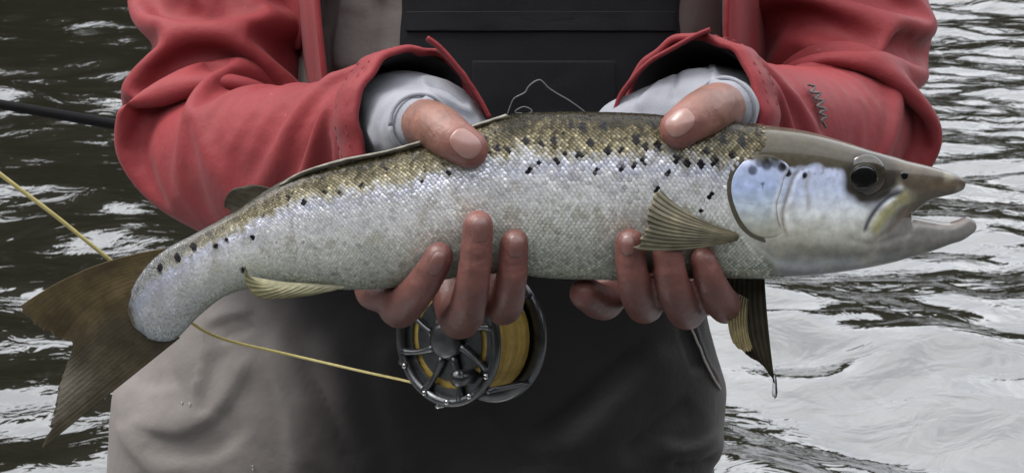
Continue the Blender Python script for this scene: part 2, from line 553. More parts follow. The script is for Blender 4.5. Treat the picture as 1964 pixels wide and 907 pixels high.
HEAD_LINES = [  # grooves and ridges of the head: line, width px, height mm
    ([(1532, 306), (1514, 324), (1505, 345), (1498, 368), (1491, 392), (1493, 420), (1506, 450)], 7, -.55),
    ([(1540, 310), (1522, 330), (1513, 352), (1506, 385), (1505, 420), (1516, 446)], 8, .35),
    ([(1726, 360), (1700, 368), (1675, 388), (1655, 416), (1644, 446)], 6, -.9),
    ([(1742, 366), (1716, 372), (1694, 390), (1676, 412), (1664, 440)], 9, .7),
    ([(1735, 384), (1712, 412), (1690, 438), (1666, 454)], 5, -.6),
    ([(1730, 350), (1700, 358), (1668, 374), (1640, 388)], 6, .5),
    ([(1500, 470), (1560, 480), (1620, 486), (1700, 480), (1770, 466)], 10, -.5),
    ([(1440, 470), (1480, 496), (1540, 510), (1620, 506), (1700, 494)], 9, .4),
    ([(1600, 440), (1630, 452), (1660, 458), (1720, 446), (1760, 440)], 6, -.4),
    ([(1400, 377), (1450, 379), (1510, 376)], 2.5, -.2)]
def line_field(p, line, w, n=50):
    L = curve(line, n)
    lo, hi = L.min(0) - 3 * w, L.max(0) + 3 * w
    out = np.zeros(len(p))
    m = np.nonzero(((p > lo) & (p < hi)).all(1))[0]
    if len(m):
        d2 = ((p[m][:, None] - L[None]) ** 2).sum(2)
        i = d2.argmin(1); s_ = i / (n - 1.0)
        out[m] = np.exp(-d2[np.arange(len(m)), i] / w ** 2) * smooth01(0, .15, s_) * smooth01(1, .85, s_)
    return out
def _relief(v, f):
    q = np.array(v); q[:, 1] = 0
    p = pix(q)
    d = np.zeros(len(v))
    for line, w, h in HEAD_LINES:
        d += line_field(p, line, w) * h * .001
    sgn = np.where(v[:, 1] < 0, -1.0, 1.0)
    v = v.copy(); v[:, 1] += sgn * d
    return v
fv = _relief(fv, ff)
FBVH = bvh_of(fv, ff)

SPOTS = [(1062,261,5),(1131,264,6),(1085,284,6),(1110,284,7),(1068,297,6),(1033,300,6),(1017,313,7),(1164,278,8),(1189,277,5),(1142,313,6),
         (1188,310,7),(1211,304,5),(1228,296,6),(1219,260,8),(1236,271,6),(1258,273,8),(1293,293,8),(1311,300,8),(1339,304,7),(1366,298,9),
         (1419,270,8),(1382,264,7),(1276,317,5),(1254,345,6),(1355,361,6),(1339,390,5),(1191,344,4),(1159,239,7),(1117,241,7),(1097,236,6),
         (957,276,6),(977,278,6),(592,380,6),(660,360,4),(629,360,4),(815,336,4),(490,447,5),(418,467,6),(471,511,6),(1443,325,8),(1470,315,8),
         (1500,320,7),(1532,325,5),(310,510,7),(345,490,7),(375,470,7),(1270,240,7),(1300,262,6),(1010,262,6),(935,262,5),(1145,356,3),
         (1252,352,5),(440,455,4),(700,345,4),(745,318,4),(560,372,4),(1330,262,6),(1350,282,6),(1398,288,6),(865,322,4),(1040,268,4)]
GILL = curve([(1455, 262), (1450, 281), (1418, 303), (1398, 335), (1395, 367), (1405, 402), (1421, 434), (1440, 456), (1470, 480), (1500, 532)], 60)

def gill_x(py):
    return np.interp(py, GILL[:, 1], GILL[:, 0])

def vnoise(p, s, seed=0.0):
    return np.array([noise.noise(Vector((a * s + seed, b * s, seed * 1.7))) for a, b in p])

def fish_uv(p):
    """for pixel positions: station index and 0 (back) .. 1 (belly)"""
    idx = np.empty(len(p), int)
    for i in range(0, len(p), 20000):
        q = p[i:i + 20000]
        d = ((q[:, None, 0] - PC[None, ::2, 0]) ** 2 + (q[:, None, 1] - PC[None, ::2, 1]) ** 2)
        idx[i:i + 20000] = d.argmin(1) * 2
    v = (((p - PC[idx]) * PDN[idx]).sum(1) / PHH[idx] + 1) / 2
    return idx, v

def ramp(x, keys):
    ks = [k[0] for k in keys]; cs = np.array([k[1] for k in keys])
    return np.stack([np.interp(x, ks, cs[:, i]) for i in range(3)], -1)

def fish_color(p, jitter=True):
    idx, v = fish_uv(p)
    n = vnoise(p, 0.02) * 0.05 + vnoise(p, 0.09, 3.0) * 0.06
    vv = v + n * np.where(v < 0.6, 1, 0.6)
    u = idx / NS
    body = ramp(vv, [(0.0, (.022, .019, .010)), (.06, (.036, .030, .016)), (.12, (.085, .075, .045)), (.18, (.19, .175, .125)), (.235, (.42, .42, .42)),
                     (.29, (.76, .78, .93)), (.40, (.93, .93, .97)), (.52, (.90, .90, .86)), (.64, (.66, .67, .61)), (.78, (.42, .44, .39)), (.88, (.31, .335, .29)), (1.0, (.24, .27, .24))])  # belly end darkened, shade underneath put into the colour
    # golden smudges near the tail half
    gold = smooth01(0.15, 0.5, vnoise(p, 0.035, 9.0)) * smooth01(.15, .25, v) * smooth01(.8, .5, v) * 0.45
    body = body * (1 - gold[:, None]) + np.array([.30, .265, .165]) * gold[:, None]
    # tail root darkens to olive
    tl = smooth01(0.22, 0.02, u + vnoise(p, .03, 2) * .02)[:, None] * 0.8
    body = body * (1 - tl) + np.array([.20, .22, .255]) * tl
    te_ = smooth01(.022, .0, u + vnoise(p, .05, 6) * .012)[:, None]
    body = body * (1 - te_) + np.array([.075, .060, .032]) * te_
    # head
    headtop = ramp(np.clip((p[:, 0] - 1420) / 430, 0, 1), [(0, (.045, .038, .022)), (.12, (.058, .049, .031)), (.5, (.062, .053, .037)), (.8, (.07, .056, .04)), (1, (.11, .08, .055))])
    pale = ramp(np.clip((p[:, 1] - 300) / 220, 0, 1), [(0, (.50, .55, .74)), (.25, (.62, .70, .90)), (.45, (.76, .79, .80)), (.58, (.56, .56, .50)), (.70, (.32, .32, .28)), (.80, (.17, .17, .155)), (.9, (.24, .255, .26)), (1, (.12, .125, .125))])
    jawc = ramp(np.clip((p[:, 1] - 380) / 120, 0, 1), [(0, (.14, .12, .108)), (.4, (.185, .178, .168)), (.75, (.115, .112, .108)), (1, (.16, .163, .163))])
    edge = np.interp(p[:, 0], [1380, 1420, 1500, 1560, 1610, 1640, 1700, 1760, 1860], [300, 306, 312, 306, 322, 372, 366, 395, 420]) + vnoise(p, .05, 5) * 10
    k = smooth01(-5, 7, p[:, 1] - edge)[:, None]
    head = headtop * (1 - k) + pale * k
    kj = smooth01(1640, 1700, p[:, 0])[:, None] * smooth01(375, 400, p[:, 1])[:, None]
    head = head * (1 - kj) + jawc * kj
    snout = smooth01(1690, 1740, p[:, 0])[:, None] * (p[:, 1] < 412)[:, None]
    head = head * (1 - snout) + np.array([.085, .070, .052]) * snout
    # painted detail: dark creases, pale rims, olive lip plate, eye surround
    def stain(line, w, colr, k):
        nonlocal head
        a = (line_field(p, line, w) * k)[:, None]
        head = head * (1 - a) + np.array(colr) * a
    mot = smooth01(.05, .45, vnoise(p, .03, 12.0)) * smooth01(300, 330, p[:, 1]) * .35
    head = head * (1 - mot[:, None]) + np.array([.30, .29, .22]) * mot[:, None]
    mot = smooth01(.15, .5, vnoise(p, .11, 17.0)) * smooth01(345, 310, p[:, 1]) * .5
    head = head * (1 - mot[:, None]) + np.array([.05, .045, .035]) * mot[:, None]
    stain([(1532, 306), (1514, 324), (1505, 345), (1498, 368), (1491, 392), (1493, 420), (1506, 450)], 4, (.16, .135, .10), .85)
    stain([(1545, 316), (1536, 340), (1540, 372), (1538, 400)], 5, (.30, .27, .22), .5)
    stain([(1742, 370), (1716, 378), (1694, 396), (1676, 418), (1662, 444)], 11, (.34, .32, .15), .9)
    stain([(1726, 360), (1700, 369), (1675, 389), (1656, 416), (1646, 444)], 5, (.035, .035, .055), .95)
    stain([(1728, 351), (1700, 359), (1668, 375), (1640, 390)], 5, (.62, .65, .70), .9)  # highlight under the eye, painted as a pale line
    stain([(1738, 388), (1714, 416), (1690, 442)], 5, (.10, .075, .06), .8)
    stain([(1640, 470), (1700, 462), (1760, 452), (1820, 446)], 12, (.20, .185, .17), .5)
    stain([(1450, 474), (1500, 500), (1600, 505)], 9, (.36, .38, .38), .4)
    stain([(1500, 455), (1560, 466), (1640, 470)], 10, (.20, .19, .15), .55)
    stain([(1760, 390), (1800, 378), (1840, 366)], 7, (.09, .068, .055), .7)
    stain([(1750, 420), (1790, 427), (1830, 426), (1856, 420)], 6, (.22, .18, .155), .6)
    stain([(1770, 352), (1800, 352), (1835, 350)], 7, (.13, .085, .05), .6)
    d_eye = np.hypot(p[:, 0] - 1661, (p[:, 1] - 335) * 1.08)
    a = smooth01(64, 42, d_eye + vnoise(p, .05, 8) * 8)[:, None]
    head = head * (1 - a) + np.array([.030, .026, .021]) * a
    hk = smooth01(-6, 6, p[:, 0] - gill_x(p[:, 1]))[:, None]
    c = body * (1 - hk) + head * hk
    for (x, y, r) in SPOTS:
        r = r * 1.08
        d = np.hypot(p[:, 0] - x, (p[:, 1] - y) * 0.85)
        m = np.nonzero(d < r * 2.2)[0]
        if len(m):
            a = smooth01(1.15, 0.7, d[m] / r + 0.35 * vnoise(p[m], .12, x))[:, None]
            c[m] = c[m] * (1 - a) + np.array([.014, .013, .017]) * a
    return np.clip(c, 0.005, 0.9)

def fish_px(v):
    q = np.array(v, float); q[:, 1] = 0
    return pix(q)
fpx = fish_px(fv)
fc = fish_color(fpx)
on_body = smooth01(4, -10, fpx[:, 0] - gill_x(fpx[:, 1]))[:, None]
fc = fc * (1 - 0.35 * on_body)                       # skin in the scale pockets is darker than the scales
fb = obj('body', fv, ff, M['fish'], col=fc)

# scales: overlapping small plates, one mesh
def build_scales():
    girth_n = 92
    cum = [0.0]; step = 2 * 0.80 * FHH * 2 * 1.55 / girth_n
    seglen = np.linalg.norm(np.diff(FC, axis=0), axis=1)
    arc = np.concatenate([[0], np.cumsum(seglen)])
    s = arc[8]; cols = []
    while s < arc[-1]:
        cols.append(s); s += np.interp(s, arc, step) * 0.52
    V, F, Cc = [], [], []
    P, S = [], []
    for ci, s in enumerate(cols):
        k = np.interp(s, arc, np.arange(NS))
        i = int(min(k, NS - 2)); f = k - i
        C = FC[i] * (1 - f) + FC[i + 1] * f; U = FUP[i]; h = FHH[i] * (1 - f) + FHH[i + 1] * f; w = FW[i] * (1 - f) + FW[i + 1] * f
        tang = FC[min(i + 3, NS - 1)] - FC[max(i - 3, 0)]; tang /= np.linalg.norm(tang)
        for rj in range(girth_n):
            th = 2 * math.pi * (rj + 0.5 * (ci % 2) + rng.normal(0, .04)) / girth_n
            # even spacing round the oval: warp the angle
            th = th - 0.28 * math.sin(2 * th) / 2 * 1.0
            c_, s_ = math.cos(th), math.sin(th)
            pt = C + U * h * c_ + np.array([0, -1.0, 0]) * w * s_ * (1 + .1 * c_) + tang * rng.normal(0, .00012)
            P.append(pt); S.append((np.interp(s, arc, step), tang))
    P = np.array(P)
    pp = fish_px(P)
    ok = pp[:, 0] < gill_x(pp[:, 1]) - 12 + rng.normal(0, 5, len(pp)) + 16 * smooth01(300, 270, pp[:, 1])
    ui = fish_uv(pp)[0] / NS
    ok &= rng.random(len(pp)) < smooth01(.0, .03, ui)
    keep = np.nonzero(ok)[0]
    col = fish_color(pp[keep])
    hexa = [(-.62, 0, -.20), (-.30, .52, -.10), (.25, .50, .03), (.62, .22, .13), (.70, 0, .15), (.62, -.22, .13), (.25, -.50, .03), (-.30, -.52, -.10)]
    for q, c in zip(keep, col):
        loc, nrm, _, _ = FBVH.find_nearest(Vector(P[q]))
        sz, tang = S[q]
        n = np.array(nrm); n = n + rng.normal(0, .065, 3); n /= np.linalg.norm(n)
        r = -tang; r = r - n * (r @ n); r /= np.linalg.norm(r)          # towards the tail
        u = np.cross(n, r)
        o = np.array(loc) + n * 0.00025
        b = len(V)
        V.append(o + n * sz * .10)
        dark = 1 - min(1.0, max(0.0, (c.mean() - .10) / .30))                # back scales: gold flecks and painted glints on dark skin
        spot = c.mean() < .03
        g = 1 + rng.normal(0, .13 + .16 * dark)
        hi = 1.18 + (0 if spot else dark * (.45 + abs(rng.normal(0, .75))))
        lo = .70 - .26 * dark
        Cc.append(c * g * hi * (np.array([1.05, 1.0, .90]) if dark > .3 else 1.0))
        for (a, e, z) in hexa:
            V.append(o + r * a * sz * 1.06 + u * e * sz * 1.12 + n * z * sz)
            Cc.append(c * g * (lo if a > .3 else (0.85 - .25 * dark)))
        for j in range(8):
            F.append((b, b + 1 + j, b + 1 + (j + 1) % 8))
    o = obj('scales', V, F, M['scale'], smooth=True, col=np.clip(np.array(Cc), .004, .92))
    o['kind'] = 'stuff'
    return o
sc = build_scales()

# plates of the head
def tint(*keys):
    return lambda p: fish_color(p)
def op_col(p):
    c = fish_color(p)
    blue = smooth01(300, 330, p[:, 1]) * smooth01(440, 380, p[:, 1])
    k = smooth01(1512, 1478, p[:, 0])[:, None] * smooth01(302, 326, p[:, 1] + vnoise(p, .07, 3) * 14)[:, None] * .9
    fr = curve([(1462, 296), (1492, 303), (1514, 320), (1505, 342), (1498, 368), (1491, 392), (1493, 420), (1500, 446), (1475, 456)], 60)
    dist = np.sqrt(((p[:, None] - fr[None]) ** 2).sum(2)).min(1)
    k = k * smooth01(1, 16, dist)[:, None]
    b = ramp(np.clip((p[:, 1] - 300) / 150, 0, 1), [(0, (.16, .15, .15)), (.12, (.40, .46, .66)), (.4, (.42, .52, .80)), (.6, (.50, .60, .72)), (.85, (.40, .42, .38)), (1, (.30, .29, .22))])
    sp = np.ones(len(p))
    for (x, y, r) in [(1443, 327, 10), (1470, 316, 12), (1500, 322, 10), (1456, 313, 9), (1486, 312, 11), (1462, 352, 4)]:
        sp *= 1 - .75 * smooth01(1.2, .6, np.hypot(p[:, 0] - x, p[:, 1] - y) / r)
    rim = smooth01(1424, 1404, p[:, 0] - (gill_x(p[:, 1]) - 1398))[:, None] * .0
    n_ = (1 + .16 * vnoise(p, .08, 4.0))[:, None]
    return np.clip((c * (1 - k) + b * k) * sp[:, None] * n_, .01, .9)
gill_cover = patch('gill_cover', [(1462, 296), (1430, 306), (1407, 335), (1402, 367), (1411, 402), (1427, 432), (1446, 450), (1475, 456), (1500, 446), (1493, 420),
      (1491, 392), (1498, 368), (1505, 342), (1514, 320), (1492, 303)], FBVH, 0.0006, M['fish'], None, seg=110, rings=20, dome=.0005, edge=.97, sink=.0002, col=op_col,
      taper=lambda q: float(smooth01(1512, 1440, q[0]) * smooth01(292, 325, q[1]) * .92 + .08))
gill_fold = patch('gill_membrane', [(1450, 278), (1416, 300), (1398, 333), (1394, 368), (1403, 406), (1420, 438), (1444, 458), (1470, 466), (1450, 440), (1430, 400), (1424, 360), (1440, 310)],
      FBVH, 0.0003, M['fish'], None, seg=90, rings=8, edge=.94, centre=(1420, 370), col=lambda p: np.tile([.075, .066, .045], (len(p), 1)))
# eye: dark orbit, ball, pupil
def dome_at(name, px, py, r, depth, mat, parent, push):
    L, n = hit(FBVH, px, py)
    n = np.array([-.02, -1.0, .06]); n /= np.linalg.norm(n)
    u = np.cross(n, [0, 0, 1.0]); u /= np.linalg.norm(u); w = np.cross(u, n)
    v, rings, seg = [], 12, 40
    for i in range(rings + 1):
        a = math.pi / 2 * i / rings
        for j in range(seg):
            t = 2 * math.pi * j / seg
            v.append(L + n * (push + depth * math.cos(a)) + (u * math.cos(t) + w * math.sin(t)) * r * max(math.sin(a), 1e-4))
    return obj(name, v, grid_faces(rings + 1, seg), mat, parent)
eye = dome_at('eye', 1660, 337, .0092, .0028, M['eye'], None, -.0012)
pupil = dome_at('pupil', 1656, 341, .0056, .0010, M['pupil'], eye, .0010)
iris = obj('iris_ring', *tube(np.array([np.array(hit(FBVH, 1656, 341)[0]) + np.array([math.cos(t) * .0060, -.0011, math.sin(t) * .0060]) for t in np.linspace(0, 2 * math.pi, 40)]), .0003, 8),
           noise_mat('iris_gold', (.030, .027, .02), rough=.3, scale=300, var=.4, bump=0), eye)
nostril = patch('nostril', [(1728, 332), (1736, 328), (1742, 334), (1738, 344), (1730, 343)], FBVH, .0003, M['pupil'], None, seg=24, rings=4, edge=.8)

# fins: base -> middle -> free edge, corrugated along the rays
def fin(name, base, mid, edge, Yb, Ym, Ye, rays, mat_col, parent=None, thick=.0008, amp=.0005, ns=26, nt_=140, tip=None, wave=0.0, ragged=0.0):
    tb, tm, te = curve(base, nt_), curve(mid, nt_), curve(edge, nt_)
    def yv(Y):
        Y = np.atleast_1d(np.asarray(Y, float))
        return np.interp(np.linspace(0, 1, nt_), np.linspace(0, 1, len(Y)), Y)
    Yb, Ym, Ye = yv(Yb), yv(Ym), yv(Ye)
    V, Cl = [], []
    tt = np.linspace(0, 1, nt_)
    rag = 1 - ragged * np.abs(np.array([noise.noise(Vector((t * rays * .8, 3.3, 1.1))) for t in tt]))
    for s in np.linspace(0, 1, ns):
        a = s * rag
        b0, b1, b2 = (1 - a) ** 2, 2 * a * (1 - a), a * a
        ctl = 2 * tm - (tb + te) / 2
        q = b0[:, None] * tb + b1[:, None] * ctl + b2[:, None] * te
        yc = 2 * Ym - (Yb + Ye) / 2
        y = b0 * Yb + b1 * yc + b2 * Ye
        ph = tt * rays * 2 * np.pi + .5 * np.sin(s * 5)
        cor = np.sin(ph) + .35 * s * np.sin(ph * 2 + 1)
        y = y + amp * cor * (0.35 + .65 * s) + wave * np.sin(tt * 9 + s * 3) * s
        V.append(np.array([at(*q[i], y[i]) for i in range(nt_)]))
        Cl.append(mat_col(tt, np.full(nt_, s), cor))
    V = np.array(V); Cl = np.array(Cl)
    back = V + np.array([0, thick, 0])
    n = ns * nt_
    v = np.concatenate([V.reshape(-1, 3), back.reshape(-1, 3)])
    f = grid_faces(ns, nt_, False)
    f += [tuple(reversed([i + n for i in q])) for q in grid_faces(ns, nt_, False)]
    rim = [i for i in range(nt_)] + [k * nt_ + nt_ - 1 for k in range(1, ns)] + [(ns - 1) * nt_ + i for i in range(nt_ - 2, -1, -1)] + [k * nt_ for k in range(ns - 2, 0, -1)]
    for a, b in zip(rim, rim[1:] + rim[:1]):
        f.append((b, a, a + n, b + n))
    c = np.concatenate([Cl.reshape(-1, 3)] * 2)
    return obj(name, v, f, M['fin'], parent, col=np.clip(c, .004, .9))

def finc(root, tipc, ray, k=.35):
    root, tipc, ray = map(np.array, (root, tipc, ray))
    def g(t, s, cor):
        cor = cor * (1 + .8 * np.array([noise.noise(Vector((a * 17, b * 3, 2.0))) for a, b in zip(t, s)]))
        c = root * (1 - s)[:, None] + tipc * s[:, None]
        w = (np.clip(cor, 0, 1) * k)[:, None]
        blot = 1 + .35 * np.array([noise.fractal(Vector((a * 5, b * 4, 7.0)), 1, 2, 3) for a, b in zip(t, s)])
        return (c * (1 - w) + ray * w) * blot[:, None]
    return g
_ta, _tb = finc((.090, .066, .030), (.115, .085, .040), (.15, .11, .055), .30), finc((.060, .048, .028), (.062, .052, .034), (.085, .07, .046), .30)
def tail_col(t, s, cor):
    k = smooth01(.35, .6, t)[:, None]
    return _ta(t, s, cor) * (1 - k) + _tb(t, s, cor) * k
tail = fin('tail_fin', [(322, 476), (285, 520), (262, 580), (280, 632), (345, 648)],
           [(170, 515), (165, 555), (195, 610), (205, 680), (205, 760)],
           [(35, 590), (66, 622), (100, 645), (138, 662), (130, 690), (112, 740), (100, 800), (78, 862)], 0.0, [.002, .006, .004, .002], [0.002, .012, .006, -.004], 28,
           tail_col, thick=.0012, amp=.00004, ns=34, nt_=260, wave=.002, ragged=.05)
anal = fin('anal_fin', [(668, 548), (600, 544), (540, 540), (478, 530)], [(640, 557), (580, 556), (520, 552), (476, 530)], [(600, 566), (545, 572), (495, 570), (470, 540), (470, 508)],
           [-.006, -.008, -.008, -.010], [-.008, -.010, -.012, -.013], [-.008, -.011, -.014, -.016], 12, finc((.36, .345, .23), (.29, .265, .13), (.42, .40, .28), .35), amp=.0002, nt_=100)
adip = fin('adipose_fin', [(520, 362), (500, 376), (470, 400), (445, 415)], [(490, 356), (470, 372), (455, 388), (440, 402)], [(470, 358), (446, 364), (432, 380), (430, 398)], .002, .003, .004, 5,
           finc((.05, .042, .026), (.035, .030, .02), (.045, .038, .025), .2), thick=.002, amp=.00003, nt_=50)
dors = fin('dorsal_fin', [(985, 228), (905, 249), (830, 274), (745, 296), (660, 314), (575, 340), (545, 358)], [(974, 222), (902, 244), (822, 268), (744, 290), (657, 308), (573, 334), (540, 355)],
           [(970, 219), (899, 242), (816, 267), (738, 289), (650, 306.5), (568, 334), (534, 355)], [-.003, -.006, -.006, -.006, -.004], [-.005, -.008, -.008, -.008, -.005], [-.004, -.006, -.006, -.006, -.004], 16,
           finc((.18, .165, .12), (.36, .345, .30), (.36, .345, .30), .3), thick=.0006, amp=.0002, ns=12, nt_=160)  # pale rear strip stands in for a skin highlight behind the fin
pecA = fin('pectoral_fin', [(1412, 446), (1418, 452), (1414, 462)], [(1322, 408), (1316, 432), (1312, 456), (1306, 480)], [(1263, 360), (1246, 390), (1238, 425), (1230, 450), (1212, 477)],
           [-.017, -.019, -.019], [-.025, -.030, -.031, -.030], [-.029, -.036, -.038, -.037], 12, finc((.13, .112, .062), (.17, .15, .10), (.34, .315, .23), .5), amp=.00035, nt_=130, ragged=.12)
pecB = fin('pectoral_fin', [(1392, 526), (1425, 532), (1466, 524)], [(1396, 600), (1440, 640), (1474, 630)], [(1432, 682), (1462, 700), (1487, 738)],
           [.012, .014, .014], [.012, .010, .008], [.010, .006, .002], 8, finc((.030, .028, .018), (.045, .040, .024), (.085, .072, .04), .5), amp=.0004, nt_=110, ragged=.05)
pecC = fin('fin_lobe', [(1402, 560), (1420, 566), (1436, 575)], [(1396, 615), (1416, 622), (1434, 630)], [(1408, 662), (1428, 676), (1446, 672)],
           .006, .004, .002, 7, finc((.10, .085, .045), (.50, .42, .22), (.75, .66, .42), .6), amp=.0006, nt_=80, ragged=.14)
dm, dnt, dp = mat_new('water_droplet')
dp.inputs['Base Color'].default_value = (.9, .92, .92, 1); dp.inputs['Transmission Weight'].default_value = 1.0
dp.inputs['Roughness'].default_value = .03; dp.inputs['IOR'].default_value = 1.33
drip_n = N(dnt, 'ShaderNodeTexNoise', Scale=300.0); drip_b = N(dnt, 'ShaderNodeBump', Strength=.15, Distance=.0005)
dnt.links.new(drip_n.outputs['Fac'], drip_b.inputs['Height']); dnt.links.new(drip_b.outputs[0], dp.inputs['Normal'])
drip = obj('water_drip', *tube(np.array([at(1486, y, .002) for y in (716, 728, 740, 752, 760, 764)]), [.0004, .0009, .0011, .0013, .0010, .0003], 12), dm)
adopt(fish, fb, gill_cover, gill_fold, eye, nostril, tail, anal, adip, dors, pecA, pecB, pecC, drip)
adopt(fb, sc)

# ------------------------------------------------------------------ the person: body (hands, arms, trunk, head)
def A3(px, py, Y):
    return at(px, py, Y)
MM = .001
def vnormals(v, f):
    n = np.zeros_like(v); q = np.array([x for x in f if len(x) == 4])
    a = np.cross(v[q[:, 2]] - v[q[:, 0]], v[q[:, 3]] - v[q[:, 1]])
    for k in range(4):
        np.add.at(n, q[:, k], a)
    return n / (np.linalg.norm(n, axis=1)[:, None] + 1e-12)

hands = Mesh()
def chain(m, pts, rad):
    for a, b, r0, r1 in zip(pts[:-1], pts[1:], rad[:-1], rad[1:]):
        m.add(capsule(at(*a), at(*b), r0 * MM, r1 * MM))
def finger(m, pts, rad):
    """knuckle line through px points, with slightly thicker joints and a padded tip"""
    p = curve([at(*q) for q in pts], 15)
    r = curve([[x, 0] for x in rad], 15)[:, 0]
    for i in range(14):
        m.add(capsule(p[i], p[i + 1], r[i] * MM, r[i + 1] * MM, 16, 4))

# hand on the tail side (its sleeve comes from the picture's left)
finger(hands, [(772, 238, .060), (806, 238, .028), (846, 250, -.004), (872, 268, -.014), (900, 286, -.0165)], [13.5, 12.6, 11.8, 11.0, 8.6])   # thumb
finger(hands, [(925, 470, .050), (955, 560, .032), (966, 588, .006), (976, 555, -.016), (985, 500, -.0235), (987, 466, -.0235)], [10, 9.2, 8.8, 8.6, 8.2, 6.4])
finger(hands, [(862, 500, .052), (872, 590, .032), (886, 612, .004), (902, 565, -.022), (913, 490, -.029), (917, 432, -.0285)], [10, 9.6, 9.4, 9.0, 8.7, 6.8])
finger(hands, [(800, 500, .052), (765, 575, .034), (768, 592, .010), (792, 567, -.010), (820, 532, -.0195), (842, 492, -.0225)], [10, 9.2, 9.0, 8.8, 8.4, 6.6])
finger(hands, [(750, 480, .052), (715, 545, .040), (722, 565, .022), (755, 570, .006)], [9, 8.2, 8, 7])
chain(hands, [(768, 235, .085), (925, 470, .050)], [19, 11]); chain(hands, [(760, 240, .085), (862, 500, .052)], [20, 12])
chain(hands, [(755, 245, .085), (800, 500, .052)], [20, 12]); chain(hands, [(745, 250, .085), (750, 480, .052)], [19, 11])
chain(hands, [(762, 240, .080), (772, 238, .060)], [17, 14])
chain(hands, [(360, 310, .25), (560, 280, .17), (765, 240, .090)], [28, 26, 21])
# hand at the head side
finger(hands, [(1402, 216, .062), (1388, 209, .030), (1356, 214, -.003), (1330, 228, -.014), (1303, 247, -.0175)], [13.5, 12.6, 12.0, 11.2, 8.8])
finger(hands, [(1165, 480, .050), (1165, 560, .040), (1152, 578, .022), (1122, 562, .004)], [10, 9, 8.8, 7.4])
finger(hands, [(1235, 490, .052), (1238, 572, .032), (1232, 580, .006), (1218, 545, -.0175), (1210, 500, -.0245), (1208, 466, -.0245)], [10, 9.2, 9.0, 8.6, 8.2, 6.6])
finger(hands, [(1300, 490, .052), (1318, 580, .032), (1312, 592, .004), (1292, 550, -.018), (1284, 510, -.024), (1280, 482, -.024)], [10, 9.2, 9.0, 8.6, 8.2, 6.8])
finger(hands, [(1360, 480, .050), (1392, 570, .034), (1388, 584, .008), (1368, 552, -.012), (1356, 520, -.018), (1350, 500, -.018)], [9.4, 8.6, 8.4, 8, 7.6, 6.2])
chain(hands, [(1400, 218, .088), (1165, 480, .050)], [19, 11]); chain(hands, [(1404, 224, .088), (1235, 490, .052)], [20, 12])
chain(hands, [(1408, 230, .088), (1300, 490, .052)], [20, 12]); chain(hands, [(1412, 234, .088), (1360, 480, .050)], [19, 11])
chain(hands, [(1405, 222, .082), (1402, 216, .062)], [16, 13.5])
chain(hands, [(1650, 260, .25), (1500, 245, .17), (1404, 224, .094)], [28, 26, 21])
hv, hf = remeshed(hands, .0011, 6)
def creases(v, f, lines):
    p = pix(v); nr = vnormals(v, f)
    if (nr * (v - v.mean(0))).sum() < 0:
        nr = -nr
    front = v[:, 1] < .03
    d = np.zeros(len(v))
    for line, w, h in lines:
        d += line_field(p, line, w, 24) * h * MM
    tex = np.array([noise.fractal(Vector(x * 170), .8, 2.1, 3) for x in v]) * .00022
    return v + nr * np.where(front, d + tex, tex)[:, None]
CR = []
def knuckle(x, y, ang, half):
    c, s_ = math.cos(math.radians(ang)), math.sin(math.radians(ang))
    for k, (o, h) in enumerate(((-9, -.45), (-3, -.6), (4, -.5), (10, -.35))):
        cx, cy = x - s_ * o, y + c * o
        CR.append(([(cx - c * half, cy - s_ * half), (cx - s_ * 1.5, cy + c * 1.5), (cx + c * half, cy + s_ * half)], 2.6, h))
knuckle(838, 246, 118, 40); knuckle(1362, 212, 58, 40)
knuckle(912, 500, 4, 28); knuckle(986, 515, 4, 26); knuckle(812, 540, 35, 26); knuckle(1212, 520, -6, 26); knuckle(1287, 540, -8, 26); knuckle(890, 580, 8, 28)
hv = creases(hv, hf, CR)
HBVH = bvh_of(hv, hf)

trunk = Mesh()
chain(trunk, [(445, -420, .36), (430, 0, .31), (360, 310, .25), (560, 280, .17)], [42, 34, 28, 26])
chain(trunk, [(1590, -420, .36), (1600, 0, .31), (1650, 260, .25), (1500, 245, .17)], [42, 34, 28, 26])
tw = lambda x, y, z: np.array([x, y + .03, z + .06])
trunk.add(capsule(tw(-.17, .36, 1.33), tw(.17, .36, 1.33), .05, .05))
trunk.add(capsule(tw(-.06, .345, 1.27), tw(-.06, .32, .92), .085, .08)).add(capsule(tw(.08, .345, 1.27), tw(.0, .32, .92), .085, .08))
trunk.add(capsule(tw(-.12, .31, .85), tw(-.17, .28, .30), .08, .058)).add(capsule(tw(.03, .31, .85), tw(.12, .28, .30), .08, .058))
trunk.add(capsule(tw(-.17, .28, .30), tw(-.18, .31, -.40), .055, .04)).add(capsule(tw(.12, .28, .30), tw(.12, .31, -.40), .055, .04))
trunk.add(capsule(tw(0, .36, 1.36), tw(0, .335, 1.48), .058, .054))
trunk.add(ellipsoid(tw(0, .325, 1.575), (.075, .092, .112))).add(ellipsoid(tw(0, .30, 1.52), (.055, .06, .06)))
trunk.add(capsule(tw(0, .240, 1.585), tw(0, .222, 1.555), .009, .013))
for sx in (-1, 1):
    trunk.add(ellipsoid(tw(sx * .076, .345, 1.57), (.009, .02, .032)))
    trunk.add(ellipsoid(tw(sx * .032, .242, 1.592), (.014, .010, .008)))
trunk.add(ellipsoid(tw(0, .240, 1.525), (.024, .012, .007)))
tv, tf = remeshed(trunk, .007, 4)
bv = np.concatenate([hv, tv]); bf = hf + [tuple(i + len(hv) for i in q) for q in tf]
